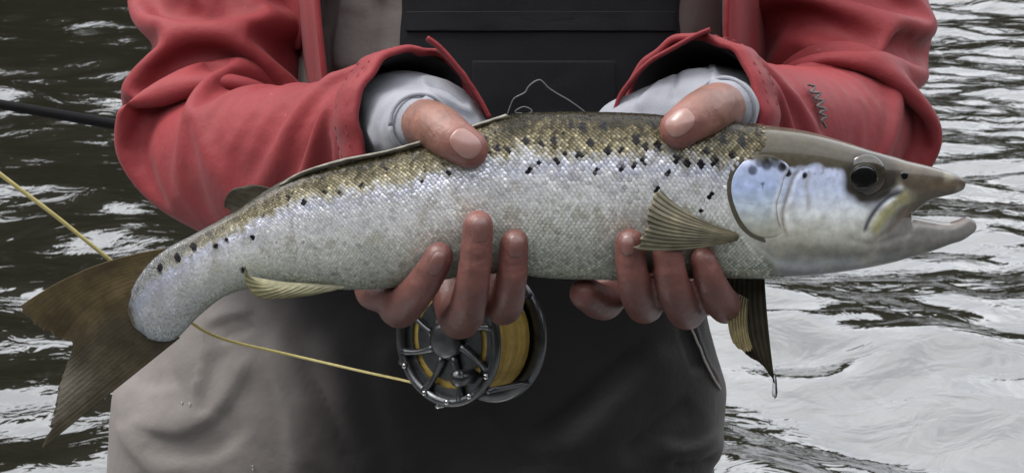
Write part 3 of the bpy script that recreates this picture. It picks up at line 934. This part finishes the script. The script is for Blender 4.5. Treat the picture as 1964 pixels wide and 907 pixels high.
# skin tone: redder towards the fingertips and where the fish is pressed
hp = pix(bv)
redn = np.zeros(len(bv))
for (x, y) in [(985, 460), (916, 425), (842, 488), (1208, 462), (1280, 485), (905, 290), (1300, 255), (1352, 505)]:
    redn = np.maximum(redn, smooth01(90, 10, np.hypot(hp[:, 0] - x, hp[:, 1] - y)))
skin = np.array([.175, .080, .058]) * (1 - redn)[:, None] + np.array([.175, .060, .048]) * redn[:, None]
low = smooth01(380, 470, hp[:, 1])[:, None]                 # shade under the fish painted in, plus cold redness
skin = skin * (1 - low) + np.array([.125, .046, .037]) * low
person = obj('person', bv, bf, M['skin'], col=skin)
tag(person, 'angler in red rain jacket and grey waders holding the trout with both hands', 'person')

M['nail2'] = noise_mat('fingernail_dull', (0.125, 0.056, 0.048), rough=0.34, scale=160, var=0.15, bump=0.15, bscale=300, bdist=0.0004, coat=0.2, coat_rough=0.3)
def nail(outline, thick=.0004, m='nail2'):
    return patch('fingernail', outline, HBVH, thick, M[m], person, seg=36, rings=6, edge=.86, dome=.0003, sink=.0003)
def rounded(cx, cy, a, b, ang, n=14, e=.75):
    t = np.linspace(0, 2 * np.pi, n, endpoint=False)
    x = a * np.sign(np.cos(t)) * np.abs(np.cos(t)) ** e; y = b * np.sign(np.sin(t)) * np.abs(np.sin(t)) ** e
    ca, sa = math.cos(math.radians(ang)), math.sin(math.radians(ang))
    return [(cx + i * ca - j * sa, cy + i * sa + j * ca) for i, j in zip(x, y)]
nail(rounded(893, 276, 33, 24, 40), .0005, 'nail'); nail(rounded(1304, 236, 31, 23, -38), .0005, 'nail')
nail(rounded(921, 440, 17, 25, 3)); nail(rounded(989, 472, 17, 22, 4)); nail(rounded(838, 505, 14, 24, 28)); nail(rounded(1205, 470, 14, 20, -4))

# ------------------------------------------------------------------ clothing
def fold_disp(v, normals, folds):
    """raise or sink cloth along fold lines given in photograph pixels (line, width px, height mm)"""
    p = pix(v)
    d_all = np.zeros(len(v))
    view = v - CAM; view /= np.linalg.norm(view, axis=1)[:, None]
    facing = smooth01(.25, -.15, (normals * view).sum(1))
    for line, w, h in folds:
        L = curve(line, 40)
        d2 = ((p[:, None] - L[None]) ** 2).sum(2)
        i = d2.argmin(1); d = np.sqrt(d2[np.arange(len(p)), i])
        s = i / 39.0
        taper = smooth01(0, .22, s) * smooth01(1, .85, s)
        # one flank steep, the other soft, like a crease that has fallen over
        j = np.clip(i, 0, 38); t = L[j + 1] - L[j]; t /= np.linalg.norm(t, axis=1)[:, None] + 1e-9
        side = np.sign(t[:, 0] * (p[:, 1] - L[i, 1]) - t[:, 1] * (p[:, 0] - L[i, 0]))
        ww = np.where(side > 0, w * .40, w * 1.45)
        d_all += h * MM * np.exp(-(d / ww) ** 2) * taper
    return d_all * facing

def cloth_noise(v, s, amp, seed, stretch=(1, 1, 1)):
    st = np.array(stretch)
    return np.array([noise.fractal(Vector(x * s * st + seed), 1.0, 2.0, 3) for x in v]) * amp * MM

def cloth_sleeve(path, seed, rings=84, seg=72, iters=420, slack=1.12, girth=1.05, pin_end=8, form=.80, bend=.22, grav=6e-6, push=0.0, elbow_slack=.25):
    """a straight sleeve of shell cloth pulled over a bent arm and let settle (position-based), so that it creases as cloth does"""
    P = curve([at(*q[:3]) for q in path], 400)
    R = curve([[q[3], 0] for q in path], 400)[:, 0] * MM * np.interp(np.linspace(0, 1, 400), [0, .8, 1], [.94, .94, 1])
    arc = np.concatenate([[0], np.cumsum(np.linalg.norm(np.diff(P, axis=0), axis=1))])
    # closer rings towards the visible end
    u = np.linspace(0, 1, rings)
    sl = arc[-1] * (1 - (1 - u) ** 1.25)
    P = np.stack([np.interp(sl, arc, P[:, i]) for i in range(3)], -1); R = np.interp(sl, arc, R)
    t, a, b = frames(P)
    th = np.linspace(0, 2 * np.pi, seg, endpoint=False)
    cs, sn = np.cos(th)[None, :, None], np.sin(th)[None, :, None]
    X = P[:, None] + R[:, None, None] * (cs * a[:, None] + sn * b[:, None])
    _, f = loft(X, False)
    v0 = X.reshape(-1, 3)
    nr = vnormals(v0, f)
    if (nr * (v0 - np.repeat(P, seg, 0))).sum() < 0:
        f = [tuple(reversed(q)) for q in f]; nr = -nr
    X = (v0 + nr * (cloth_noise(v0, 22, 3.0, seed) + cloth_noise(v0, 60, .8, seed + 3))[:, None]).reshape(rings, seg, 3)
    pinned = np.zeros((rings, seg, 1)); pinned[:2] = 1; pinned[-pin_end:] = 1
    X = np.where(pinned > 0, v0.reshape(rings, seg, 3), X)
    w = 1 - pinned
    # how much spare cloth there is along the arm: most around the elbow
    kappa = np.linalg.norm(np.gradient(t, axis=0), axis=1); kappa = kappa / kappa.max()
    kappa = np.convolve(kappa, np.ones(9) / 9, 'same')
    ds = np.diff(sl) * (slack + elbow_slack * (kappa[1:] + kappa[:-1]) / 2)
    rest_ax = ds[:, None, None]
    rr = R * girth
    rest_rg = (2 * rr * math.sin(math.pi / seg))[:, None, None]
    rm = (rr[1:] + rr[:-1]) / 2
    rest_dg = np.sqrt(ds ** 2 + (2 * rm * math.sin(math.pi / seg)) ** 2)[:, None, None]
    rest_ax2 = (ds[1:] + ds[:-1])[:, None, None]
    rest_rg2 = (2 * rr * math.sin(2 * math.pi / seg))[:, None, None]
    def solve(A, B, wa, wb, rest, k, X):
        d = X[B] - X[A]
        L = np.linalg.norm(d, axis=-1, keepdims=True) + 1e-9
        c = (L - rest) / L * k
        s = wa + wb + 1e-9
        X[A] += d * c * wa / s
        X[B] -= d * c * wb / s
    j = np.arange(seg)
    rows = np.arange(rings)
    sets = []
    for par in (0, 1):
        i = np.arange(par, rings - 1, 2)
        sets.append(((i[:, None], j[None]), (i[:, None] + 1, j[None]), rest_ax[i], .9))
        sets.append(((i[:, None], j[None]), (i[:, None] + 1, (j[None] + 1) % seg), rest_dg[i], .5))
        sets.append(((i[:, None], j[None]), (i[:, None] + 1, (j[None] - 1) % seg), rest_dg[i], .5))
        jj = np.arange(par, seg, 2)
        sets.append(((rows[:, None], jj[None]), (rows[:, None], (jj[None] + 1) % seg), rest_rg[rows], .9))
        i2 = np.array([q for q in range(rings - 2) if q % 4 in (2 * par, 2 * par + 1)])
        sets.append(((i2[:, None], j[None]), (i2[:, None] + 2, j[None]), rest_ax2[i2], bend))
        j2 = np.array([q for q in range(seg) if q % 4 in (2 * par, 2 * par + 1)])
        sets.append(((rows[:, None], j2[None]), (rows[:, None], (j2[None] + 2) % seg), rest_rg2[rows], bend))
    Xp = X.copy()
    Rin = R * form
    for it in range(iters):
        damp = .96 if it < iters * .7 else .80
        V = (X - Xp) * damp
        np.clip(V, -.002, .002, out=V)
        Xp = X.copy()
        X = X + V * w + np.array([0, 0, -grav]) * w
        for A, B, rest, k in sets:
            solve(A, B, w[A[0], A[1]], w[B[0], B[1]], rest, k, X)
        if it % 3 == 0 or it > iters - 3:
            q = X.reshape(-1, 3)
            d2 = (q * q).sum(1)[:, None] + (P * P).sum(1)[None] - 2 * q @ P.T
            k = (np.sqrt(np.maximum(d2, 0)) / Rin[None]).argmin(1)
            dv = q - P[k]; L = np.linalg.norm(dv, axis=1); lo = Rin[k]
            m = (L < lo) & (w.reshape(-1) > 0)
            q[m] = P[k][m] + dv[m] / L[m][:, None] * lo[m][:, None]
            X = q.reshape(rings, seg, 3)
    return X.reshape(-1, 3), f, P, R, (t, a, b)

LS = [(470, -420, .37, 74), (452, -180, .345, 64), (450, -20, .315, 62), (446, 90, .29, 59), (432, 205, .265, 52), (412, 285, .235, 46), (448, 305, .20, 43),
      (520, 292, .165, 40), (610, 275, .135, 37), (696, 258, .105, 36.5), (804, 238, .066, 36)]
RS = [(1560, -420, .37, 74), (1585, -180, .345, 62), (1594, -20, .315, 53), (1605, 80, .29, 52), (1616, 165, .265, 50), (1622, 232, .235, 45), (1592, 258, .20, 42),
      (1540, 252, .165, 39), (1490, 243, .135, 37), (1414, 230, .105, 36.5), (1326, 216, .066, 36)]
def dress_arm(path, seed, tab_px, tab_Y):
    v, f, P, R, (t, a, b) = cloth_sleeve(path, seed, slack=1.115, girth=1.04, elbow_slack=.30, grav=5e-6, bend=.11)
    s = obj('jacket_sleeve', v, f, M['red'])
    sb = s.modifiers.new('smooth', 'SUBSURF'); sb.levels = 0; sb.render_levels = 2
    # lining inside the opening
    k = slice(len(P) - 12, len(P))
    lv, lf = tube(P[k], R[k] * np.linspace(.74, .955, 12), 64, False)
    obj('lining', lv, lf, M['lining'], s)
    # hem band: thicker double-stitched end of the sleeve
    seg = 96
    th = np.linspace(0, 2 * np.pi, seg, endpoint=False)
    prof = [(-.0190, .0006), (-.0185, .0020), (-.010, .0022), (-.0012, .0020), (0.0, .0004), (-.0006, -.0016), (-.012, -.0018)]
    secs = []
    for dx, dr in prof:
        w = .0007 * np.sin(th * 7 + seed) + .0005 * np.sin(th * 13)
        secs.append(P[-1] + t[-1] * (dx + .002) + (R[-1] + dr + w)[:, None] * (np.cos(th)[:, None] * a[-1] + np.sin(th)[:, None] * b[-1]))
    hv_, hf_ = loft(np.array(secs), False)
    h = obj('cuff_hem', hv_, hf_, M['red'], s)
    # stitch lines on the hem
    for off in (-.0045, -.0145):
        ring = P[-1] + t[-1] * off + (R[-1] + .0023) * (np.cos(th)[:, None] * a[-1] + np.sin(th)[:, None] * b[-1])
        sm = Mesh()
        for i in range(0, seg, 2):
            sm.add(tube(np.array([ring[i], (ring[i] + ring[(i + 1) % seg]) / 2, ring[(i + 1) % seg]]), .00022, 5))
        sm.build('stitching', M['red'], h)
    # closing tab standing off the cuff
    c = curve([at(x, y, tab_Y) for x, y in tab_px], 40)
    ax = CAM - c.mean(0); ax /= np.linalg.norm(ax); ax = ax + t[-1] * .10; ax /= np.linalg.norm(ax)
    rowsv = []
    wdt = np.interp(np.linspace(0, 1, 40), [0, .06, .15, 1], [.6, .92, 1, 1])
    dn = np.gradient(c, axis=0); dn /= np.linalg.norm(dn, axis=1)[:, None]
    nr = np.cross(dn, ax); nr /= np.linalg.norm(nr, axis=1)[:, None]
    for u, q in [(0, .0009), (.5, .0011), (1, .0009), (1, -.0009), (.5, -.0011), (0, -.0009)]:
        rowsv.append(c - ax * (.024 * u * wdt)[:, None] + nr * q)
    sv = np.array(rowsv).transpose(1, 0, 2)
    tv_, tf_ = loft(sv, True)
    obj('cuff_tab', tv_, tf_, M['red'], s)
    return s, v, f
jl, jlv, jlf = dress_arm(LS, 1.0, [(820, 72), (842, 88), (868, 116), (896, 152), (922, 192), (940, 226)], .055)
jr, jrv, jrf = dress_arm(RS, 7.0, [(1362, 56), (1338, 66), (1290, 92), (1240, 122), (1205, 160), (1186, 190), (1176, 222)], .055)

# torn, crudely sewn seam on the sleeve by the fish's head
JR = bvh_of(jrv, jrf)
zz = []
for i, (x, y) in enumerate([(1543, 168), (1556, 172), (1548, 181), (1566, 184), (1556, 193), (1572, 197), (1560, 206), (1576, 212), (1564, 219), (1577, 226), (1568, 234), (1576, 246)]):
    L_, N_ = hit(JR, x, y)
    zz.append(L_ + N_ * .0024)
zs = curve(zz, 60)
st = obj('repair_stitch', *tube(zs, .0007, 6), M['thread'])

# jacket body: open front, seen beside the bib
def jacket_body():
    rows, V = 40, []
    seg = 110
    for i in range(rows):
        z = 1.44 - .30 * i / (rows - 1)
        k = i / (rows - 1)
        cx = .010 - .03 * k
        hx, hy = .155 - .008 * k, .125
        a0, a1 = math.radians(-90 + 42), math.radians(270 - 42)
        row = []
        for j in range(seg):
            th = a0 + (a1 - a0) * j / (seg - 1)
            x = cx + hx * np.sign(math.cos(th)) * abs(math.cos(th)) ** .8
            y = .375 + hy * np.sign(math.sin(th)) * abs(math.sin(th)) ** .8
            edge = min(j, seg - 1 - j) / 14
            y += -.012 * math.exp(-edge) + .006 * math.sin(k * 9 + j * .25)
            x += .005 * math.sin(j * .5 + k * 4) 
            row.append((x, y, z))
        V.append(row)
    v = np.array(V).reshape(-1, 3)
    f = grid_faces(rows, seg, False)
    o = obj('jacket_body', v, f, M['red'])
    md = o.modifiers.new('thickness', 'SOLIDIFY'); md.thickness = .003
    return o
jb = jacket_body()
def jacket_front(edge_in, edge_out, Yi, Yo, seed):
    n, m = 70, 44
    ei, eo = curve(edge_in, n), curve(edge_out, n)
    V = []
    for i in range(n):
        for j in range(m):
            k = j / (m - 1)
            q = ei[i] * (1 - k) + eo[i] * k
            y = Yi + (Yo - Yi) * k + .007 * math.sin(k * 13 + seed) * (1 - k * .4) + .004 * math.sin(i * .09 + k * 5 + seed)
            V.append(at(q[0], q[1], y))
    o = obj('jacket_front', V, grid_faces(n, m, False), M['red'])
    md = o.modifiers.new('thickness', 'SOLIDIFY'); md.thickness = .003; md.offset = 0
    return o
jf1 = jacket_front([(596, -260), (602, -100), (610, 20), (618, 100), (626, 200), (620, 330)], [(545, -260), (545, -100), (545, 20), (545, 100), (550, 200), (560, 330)], .190, .34, .5)
jf2 = jacket_front([(1402, -260), (1398, -100), (1393, 20), (1391, 100), (1388, 200), (1380, 330)], [(1480, -260), (1480, -100), (1480, 20), (1480, 100), (1480, 200), (1470, 330)], .186, .31, 2.0)

# waders
WL = [(-420, 640, 1400), (-200, 610, 1420), (0, 590, 1425), (200, 560, 1430), (400, 470, 1392), (520, 385, 1358), (590, 335, 1352), (660, 285, 1374), (725, 228, 1394), (780, 214, 1395), (840, 211, 1388),
      (872, 210, 1368), (907, 209, 1372), (960, 205, 1372), (1060, 205, 1368), (1180, 230, 1350)]
WF = [([(396, 630), (425, 614), (455, 604), (488, 599)], 12, 3.5), ([(420, 652), (460, 640), (490, 622)], 16, -3), ([(397, 585), (394, 650), (383, 715), (371, 762)], 6, 2.5),
      ([(420, 660), (410, 700), (398, 750), (380, 800)], 20, -2.5), ([(255, 800), (300, 822), (350, 826), (402, 798), (452, 740), (490, 670)], 28, 4), ([(262, 850), (330, 872), (410, 862), (480, 800)], 40, -3.5),
      ([(222, 800), (248, 845), (285, 890), (330, 940)], 30, 3.5), ([(232, 715), (290, 735), (350, 728)], 26, -2.5), ([(540, 600), (585, 690), (630, 790), (665, 930)], 34, -4), ([(500, 620), (535, 710), (560, 810), (570, 930)], 34, 4),
      ([(600, 620), (622, 720), (660, 810), (710, 930)], 30, 3.5), ([(1310, 590), (1330, 640), (1350, 690), (1384, 748)], 7, 4), ([(1296, 600), (1316, 660), (1340, 720)], 18, -3), ([(1390, 820), (1350, 850), (1300, 860), (1260, 850)], 22, 4),
      ([(1380, 872), (1340, 884), (1280, 884)], 14, -4), ([(1280, 640), (1230, 720), (1160, 790), (1060, 880)], 34, 5), ([(1240, 640), (1190, 700), (1100, 780), (1010, 850)], 30, -4), ([(1330, 760), (1280, 800), (1180, 870)], 28, -3.5),
      ([(760, 620), (740, 720), (760, 820), (800, 930)], 40, 4), ([(900, 780), (960, 820), (1000, 930)], 40, -4), ([(660, -20), (650, 60), (655, 150)], 26, 4), ([(720, -20), (715, 60), (700, 140)], 16, -3)]
def build_waders():
    n, m = 230, 260
    py = np.linspace(-420, 1180, n)
    w = np.array(WL, float)
    XL, XR = np.interp(py, w[:, 0], w[:, 1]), np.interp(py, w[:, 0], w[:, 2])
    k = np.ones(5) / 5
    XL[4:-4] = np.convolve(XL, k, 'same')[4:-4]; XR[4:-4] = np.convolve(XR, k, 'same')[4:-4]
    th = np.linspace(0, 2 * np.pi, m, endpoint=False)
    secs = []
    for y, xl, xr in zip(py, XL, XR):
        a, b = at(xl, y, .31), at(xr, y, .31)
        c, h = (a + b) / 2, (b - a)[0] / 2
        dep = np.interp(y, [-420, 0, 500, 900, 1180], [.118, .112, .115, .122, .118])
        cs, sn = np.cos(th), np.sin(th)
        secs.append(c + np.stack([h * np.sign(cs) * np.abs(cs) ** .82, dep * np.sign(sn) * np.abs(sn) ** .82, 0 * th], -1))
    v, f = loft(np.array(secs), True)
    nr = vnormals(v, f)
    nv = n * m
    if (nr[:nv] * (v[:nv] - np.repeat(np.array(secs).mean(1), m, 0))).sum() < 0:
        nr = -nr; f = [tuple(reversed(q)) for q in f]
    disp = fold_disp(v, nr, WF) + cloth_noise(v, 9, 4.0, 21.0) + cloth_noise(v, 26, 1.2, 5.0)
    disp[nv:] = 0
    v = v + nr * disp[:, None]
    return v, f
wv, wf = build_waders()
def wet_and_shade(v):  # shade under fish and arms painted in, together with soaking
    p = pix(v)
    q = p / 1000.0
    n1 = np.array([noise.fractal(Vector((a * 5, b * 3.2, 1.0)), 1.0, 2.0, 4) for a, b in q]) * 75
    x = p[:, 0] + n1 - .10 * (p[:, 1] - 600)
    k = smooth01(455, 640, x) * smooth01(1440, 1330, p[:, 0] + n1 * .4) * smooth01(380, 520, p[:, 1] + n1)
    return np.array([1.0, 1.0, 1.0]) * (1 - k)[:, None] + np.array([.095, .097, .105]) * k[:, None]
wd = obj('waders', wv, wf, M['wader'], col=wet_and_shade(wv))
WBVH = bvh_of(wv, wf)
z0 = wv[:, 2].min() + .02
for sx, (x0, x1) in ((-1, (-.14, -.18)), (1, (.035, .12))):
    P = curve([(x0, .315, z0 + .03), (x0 * .6 + x1 * .4, .31, z0 - .2), (x1, .305, .35), (x1, .335, -.3)], 60)
    Rr = np.interp(np.linspace(0, 1, 60), [0, .3, .6, 1], [.108, .10, .078, .062])
    lv, lf = tube(P, Rr, 60)
    lv = lv + vnormals(lv, lf) * cloth_noise(lv, 14, 5, 3.0 * sx)[:, None]
    obj('wader_leg', lv, lf, M['wader'], wd, col=np.tile([.3, .3, .31], (len(lv), 1)))

def rrect(x0, y0, x1, y1, n=20, skew=0):
    pts = []
    for a, b, c, d in ((x0, y0, x1, y0), (x1, y0, x1, y1), (x1, y1, x0, y1), (x0, y1, x0, y0)):
        for i in range(n):
            s = i / n
            pts.append((a + (c - a) * s, b + (d - b) * s))
    return pts
pocket = patch('bib_pocket', [(790, -120), (1050, -130), (1294, -120), (1298, 40), (1310, 140), (1330, 330), (1340, 460), (1050, 500), (740, 470), (748, 330), (766, 150), (774, 30)], WBVH, .006, M['black'], wd, seg=140, rings=26, edge=.97, sink=.001)
pv = np.array([vv.co[:] for vv in pocket.data.vertices]); pf = [tuple(p.vertices) for p in pocket.data.polygons]
PB = bvh_of(pv, pf)
patch('zip_flap', rrect(776, 22, 1300, 60), PB, .0016, M['black'], pocket, rings=22, edge=.95, resample=False)
patch('inner_pocket', rrect(905, 116, 1182, 300), PB, .0012, M['black'], pocket, rings=22, edge=.96, resample=False)
# edge binding on the bib beside the jacket
pts = []
for x, y in [(1386, -40), (1385, 30), (1388, 95), (1392, 140)]:
    L_, N_ = hit(WBVH, x, y); pts.append(L_ + N_ * .001)
obj('bib_piping', *tube(curve(pts, 30), .0009, 8), noise_mat('piping_cloth', (.30, .27, .25), rough=.7, scale=200, var=.15, bump=.2), wd)

pts = []
for x, y in curve([(1312, 592), (1326, 630), (1342, 668), (1358, 706), (1380, 746)], 30):
    L_, N_ = hit(WBVH, x, y); pts.append(L_ + N_ * .0006)
obj('pocket_piping', *tube(np.array(pts), .0008, 8), bpy.data.materials['piping_cloth'], wd)
for x, y in ((350, 774), (365, 776), (486, 896)):
    L_, N_ = hit(WBVH, x, y)
    obj('water_drop', *ellipsoid(L_ + N_ * .0004, (.0009, .0008, .0013), 12, 8), dm, wd)
# grey shirt sleeves with thumb holes
def undershirt(c, seed):
    m = Mesh()
    for a, b, r0, r1 in c['tubes']:
        m.add(capsule(at(*a), at(*b), r0 * MM, r1 * MM, 24, 8))
    v, f = remeshed(m, .0018, 40, .7)
    nr = np.zeros_like(v)
    nr = vnormals(v, f)
    if (nr * (v - v.mean(0))).sum() < 0:
        nr = -nr
    v = v + nr * (cloth_noise(v, 42, 1.5, seed) + fold_disp(v, nr, c['folds']))[:, None]
    o = obj('shirt_cuff', v, f, M['under'])
    ctr, nx, r = np.array(at(*c['hole'][0])), np.array(at(*c['hole'][1])), c['hole'][2] * MM
    d = nx - ctr; d /= np.linalg.norm(d)
    u = np.cross(d, [0, 0, 1.0]); u /= np.linalg.norm(u); w = np.cross(d, u)
    ring = [ctr + (u * math.cos(t) + w * math.sin(t)) * r + d * .0015 * math.sin(2 * t) for t in np.linspace(0, 2 * math.pi, 41)]
    obj('thumb_hole_seam', *tube(np.array(ring), .0011, 8), M['under'], o)
    return o
ul = undershirt(dict(tubes=[((735, 252, .105), (770, 242, .085), 24, 27.5), ((770, 242, .085), (828, 250, .066), 27.5, 25.5), ((828, 250, .066), (905, 310, .062), 25, 19.5), ((800, 260, .07), (850, 420, .06), 24, 19),
                           ((762, 246, .070), (806, 240, .024), 21, 14.2)],
                    folds=[([(800, 150), (815, 170), (812, 200)], 8, 1.5), ([(810, 160), (860, 175), (900, 205)], 7, -2), ([(815, 180), (860, 200), (910, 222)], 9, 2), ([(700, 240), (715, 262), (728, 285)], 4, 1.2)],
                    hole=((804, 239, .022), (846, 250, -.004), 13.8)), 2.0)
ur = undershirt(dict(tubes=[((1415, 228, .115), (1384, 224, .090), 22, 26), ((1384, 224, .090), (1330, 232, .068), 26, 25), ((1335, 232, .066), (1215, 262, .062), 25, 20.5), ((1380, 240, .07), (1300, 420, .06), 24, 19),
                           ((1394, 222, .074), (1390, 209, .028), 19, 14.4)],
                    folds=[([(1355, 112), (1366, 135), (1364, 165)], 7, 1.8), ([(1300, 130), (1290, 165), (1288, 195)], 6, -1.8), ([(1280, 150), (1240, 180), (1215, 210)], 9, 1.8)],
                    hole=((1389, 209, .026), (1356, 214, -.003), 14.0)), 9.0)
# simple cap on the head, above the picture
cv, cf = ellipsoid((0, .365, 1.685), (.088, .108, .078))
cb = Mesh().add((cv, cf)).add(ellipsoid((0, .265, 1.685), (.075, .075, .010)))
cap = cb.build('cap', M['hair'])
adopt(person, jl, jr, jb, jf1, jf2, wd, ul, ur, cap)
adopt(jr, st)

# ------------------------------------------------------------------ fly rod, reel, lines
p_a, p_b = at(896, 356, .118), at(228, 240, .335)
dr = (p_b - p_a); Lr = np.linalg.norm(dr); dr /= Lr
rod = empty('fly_rod', tuple(p_a))
tag(rod, 'slim black fly rod tucked behind the red sleeve over the river', 'fishing rod')
s = np.linspace(-.02, 1.9, 60)
blank = obj('rod_blank', *tube(p_a + s[:, None] * dr, np.interp(s, [-.02, .3, 1.9], [.0042, .0036, .0016]), 16), M['rod'])
seat = obj('reel_seat', *tube(p_a + np.linspace(-.06, .03, 12)[:, None] * dr, [.006, .008, .0085, .0085, .0085, .0085, .0085, .0085, .0085, .0085, .008, .0065], 20), M['steel'])
s2 = np.linspace(.028, .16, 30)
grip = obj('cork_grip', *tube(p_a + s2[:, None] * dr, .0105 + .0018 * np.sin(np.linspace(0, 7, 30)), 20), M['cork'])
adopt(rod, blank, seat, grip)

RC = at(897, 645, .105)
reel = empty('fly_reel', tuple(RC))
tag(reel, 'dark open-spoked fly reel wound with yellow line hanging below the fish', 'fishing reel')
al = math.radians(39)
AX = np.array([-math.sin(al), -math.cos(al), .10]); AX /= np.linalg.norm(AX)
U = np.cross(AX, [0, 0, 1.0]); U /= np.linalg.norm(U); Wv = np.cross(U, AX)
def rp(r, ang, x):
    return RC + AX * x + r * (U * math.cos(ang) + Wv * math.sin(ang))
def lathe(prof, seg=72):
    secs = np.array([[rp(r, 2 * math.pi * j / seg, x) for j in range(seg)] for x, r in prof])
    return loft(secs, False)
RR = .0345
f_rim = obj('front_rim', *lathe([(.0140, RR - .005), (.0175, RR - .0045), (.0180, RR - .001), (.0165, RR), (.0140, RR - .0008), (.0137, RR - .004), (.0140, RR - .005)]), M['steel'])
f_hub = obj('hub', *lathe([(.006, .0095), (.0175, .0100), (.0197, .0085), (.0203, .006), (.0207, .0001)], 40), M['steel'])
flange = [obj('spool_flange', *lathe([(.0146, .0250), (.0142, RR - .003)]), M['steel']), obj('spool_flange', *lathe([(.0146, .0212), (.0150, .0090)]), M['steel'])]
b_rim = obj('back_rim', *lathe([(-.0160, RR - .004), (-.0150, RR + .001), (-.0170, RR + .0026), (-.0200, RR + .0016), (-.0205, RR - .004), (-.0190, RR - .006), (-.0160, RR - .004)]), M['steel'])
b_plate = obj('back_plate', *lathe([(-.0180, RR - .004), (-.0185, .02), (-.0190, .0001)]), M['steel'])
prof = [(-.0152, .012)]
for i in range(25):
    x = -.0150 + .0282 * i / 24
    prof.append((x, .0285 + .0007 * (1 if i % 2 else -.3) + .0005 * math.sin(i * 2.3)))
prof.append((.0134, .012))
wound = obj('wound_line', *lathe(prof), M['spool'])
spokes = []
for k in range(8):
    a0 = 2 * math.pi * k / 8 + .2
    pts = np.array([rp(r, a0 + .22 * (r - .009) / .022, .0160) for r in np.linspace(.009, RR - .003, 8)])
    spokes.append(obj('spoke', *tube(pts, [.0026, .0022, .0019, .0017, .0016, .0017, .002, .0024], 10), M['steel']))
pill = [obj('frame_pillar', *tube(np.array([rp(RR + .0008, a0, x) for x in np.linspace(-.018, .016, 5)]), .0016, 10), M['chrome' if k in (1,) else 'steel']) for k, a0 in enumerate((-2.5, -1.45, -.5, .6, 2.4))]
ha = math.radians(215)
knob = obj('handle_knob', *loft(np.array([[rp(.025, ha, x) + r * (U * math.cos(t) + Wv * math.sin(t)) for t in np.linspace(0, 2 * math.pi, 20, endpoint=False)] for x, r in
            [(.016, .0022), (.019, .0022), (.020, .0042), (.025, .0036), (.030, .0046), (.032, .0040), (.033, .001)]])), M['steel'])
screws = [obj('rim_screw', *loft(np.array([[rp(RR - .003, a, x) + r * (U * math.cos(t) + Wv * math.sin(t)) for t in np.linspace(0, 2 * math.pi, 14, endpoint=False)] for x, r in [(.0170, .0016), (.0190, .0015), (.0194, .0006)]])), M['chrome']) for a in (-2.7, -2.2, -1.7, -1.2, -.6, 0.1)]
foot = Mesh().add(tube(np.array([RC + Wv * (RR - .001) - AX * .004, RC + Wv * (RR + .008), p_a * .6 + (RC + Wv * (RR + .008)) * .4, p_a - np.array([0, 0, .006])]), [.005, .0045, .004, .004], 12))
foot.add(tube(np.array([p_a + dr * q - np.array([0, 0, .0095]) for q in (-.03, -.015, 0, .015, .028)]), [.0015, .0028, .0035, .0028, .0015], 10))
ft = foot.build('reel_foot', M['steel'])
adopt(reel, f_rim, f_hub, b_rim, b_plate, *flange, wound, *spokes, *pill, knob, *screws, ft)

# yellow fly line: reel -> across the waders -> behind the tail -> out over the water
fl = curve([tuple(at(*q)) for q in [(800, 736, .105), (778, 730, .11), (700, 713, .13), (560, 681, .145), (450, 656, .13), (405, 641, .115), (366, 618, .095), (290, 556, .06), (208, 496, .03), (110, 417, .01), (0, 334, -.01), (-120, 240, -.03)]], 160)
fline = obj('fly_line', *tube(fl, np.interp(np.linspace(0, 1, 160), [0, .4, 1], [.0007, .0008, .00105]), 10), M['line'])
tag(fline, 'thin yellow fly line running from the reel behind the tail over the river', 'fishing line')

ld = []
for x, y in [(972, 216), (978, 200), (984, 188), (1008, 174), (1012, 166), (1034, 152), (1050, 166), (1066, 176), (1088, 188), (1108, 202), (1126, 220)]:
    L_, N_ = hit(PB, x, y); ld.append(L_ + N_ * .006)
loopm = Mesh().add(tube(curve(ld, 80), .00035, 6))
ring = []
for t in np.linspace(0, 2 * math.pi, 30):
    L_, N_ = hit(PB, 1004 + 15 * math.cos(t) + 4 * math.sin(2 * t), 208 + 7 * math.sin(t)); ring.append(L_ + N_ * .006)
loopm.add(tube(np.array(ring), .00035, 6))
leader = loopm.build('leader_loop', M['mono'])
tag(leader, 'fine clear leader loop lying against the black bib above the fish', 'leader')
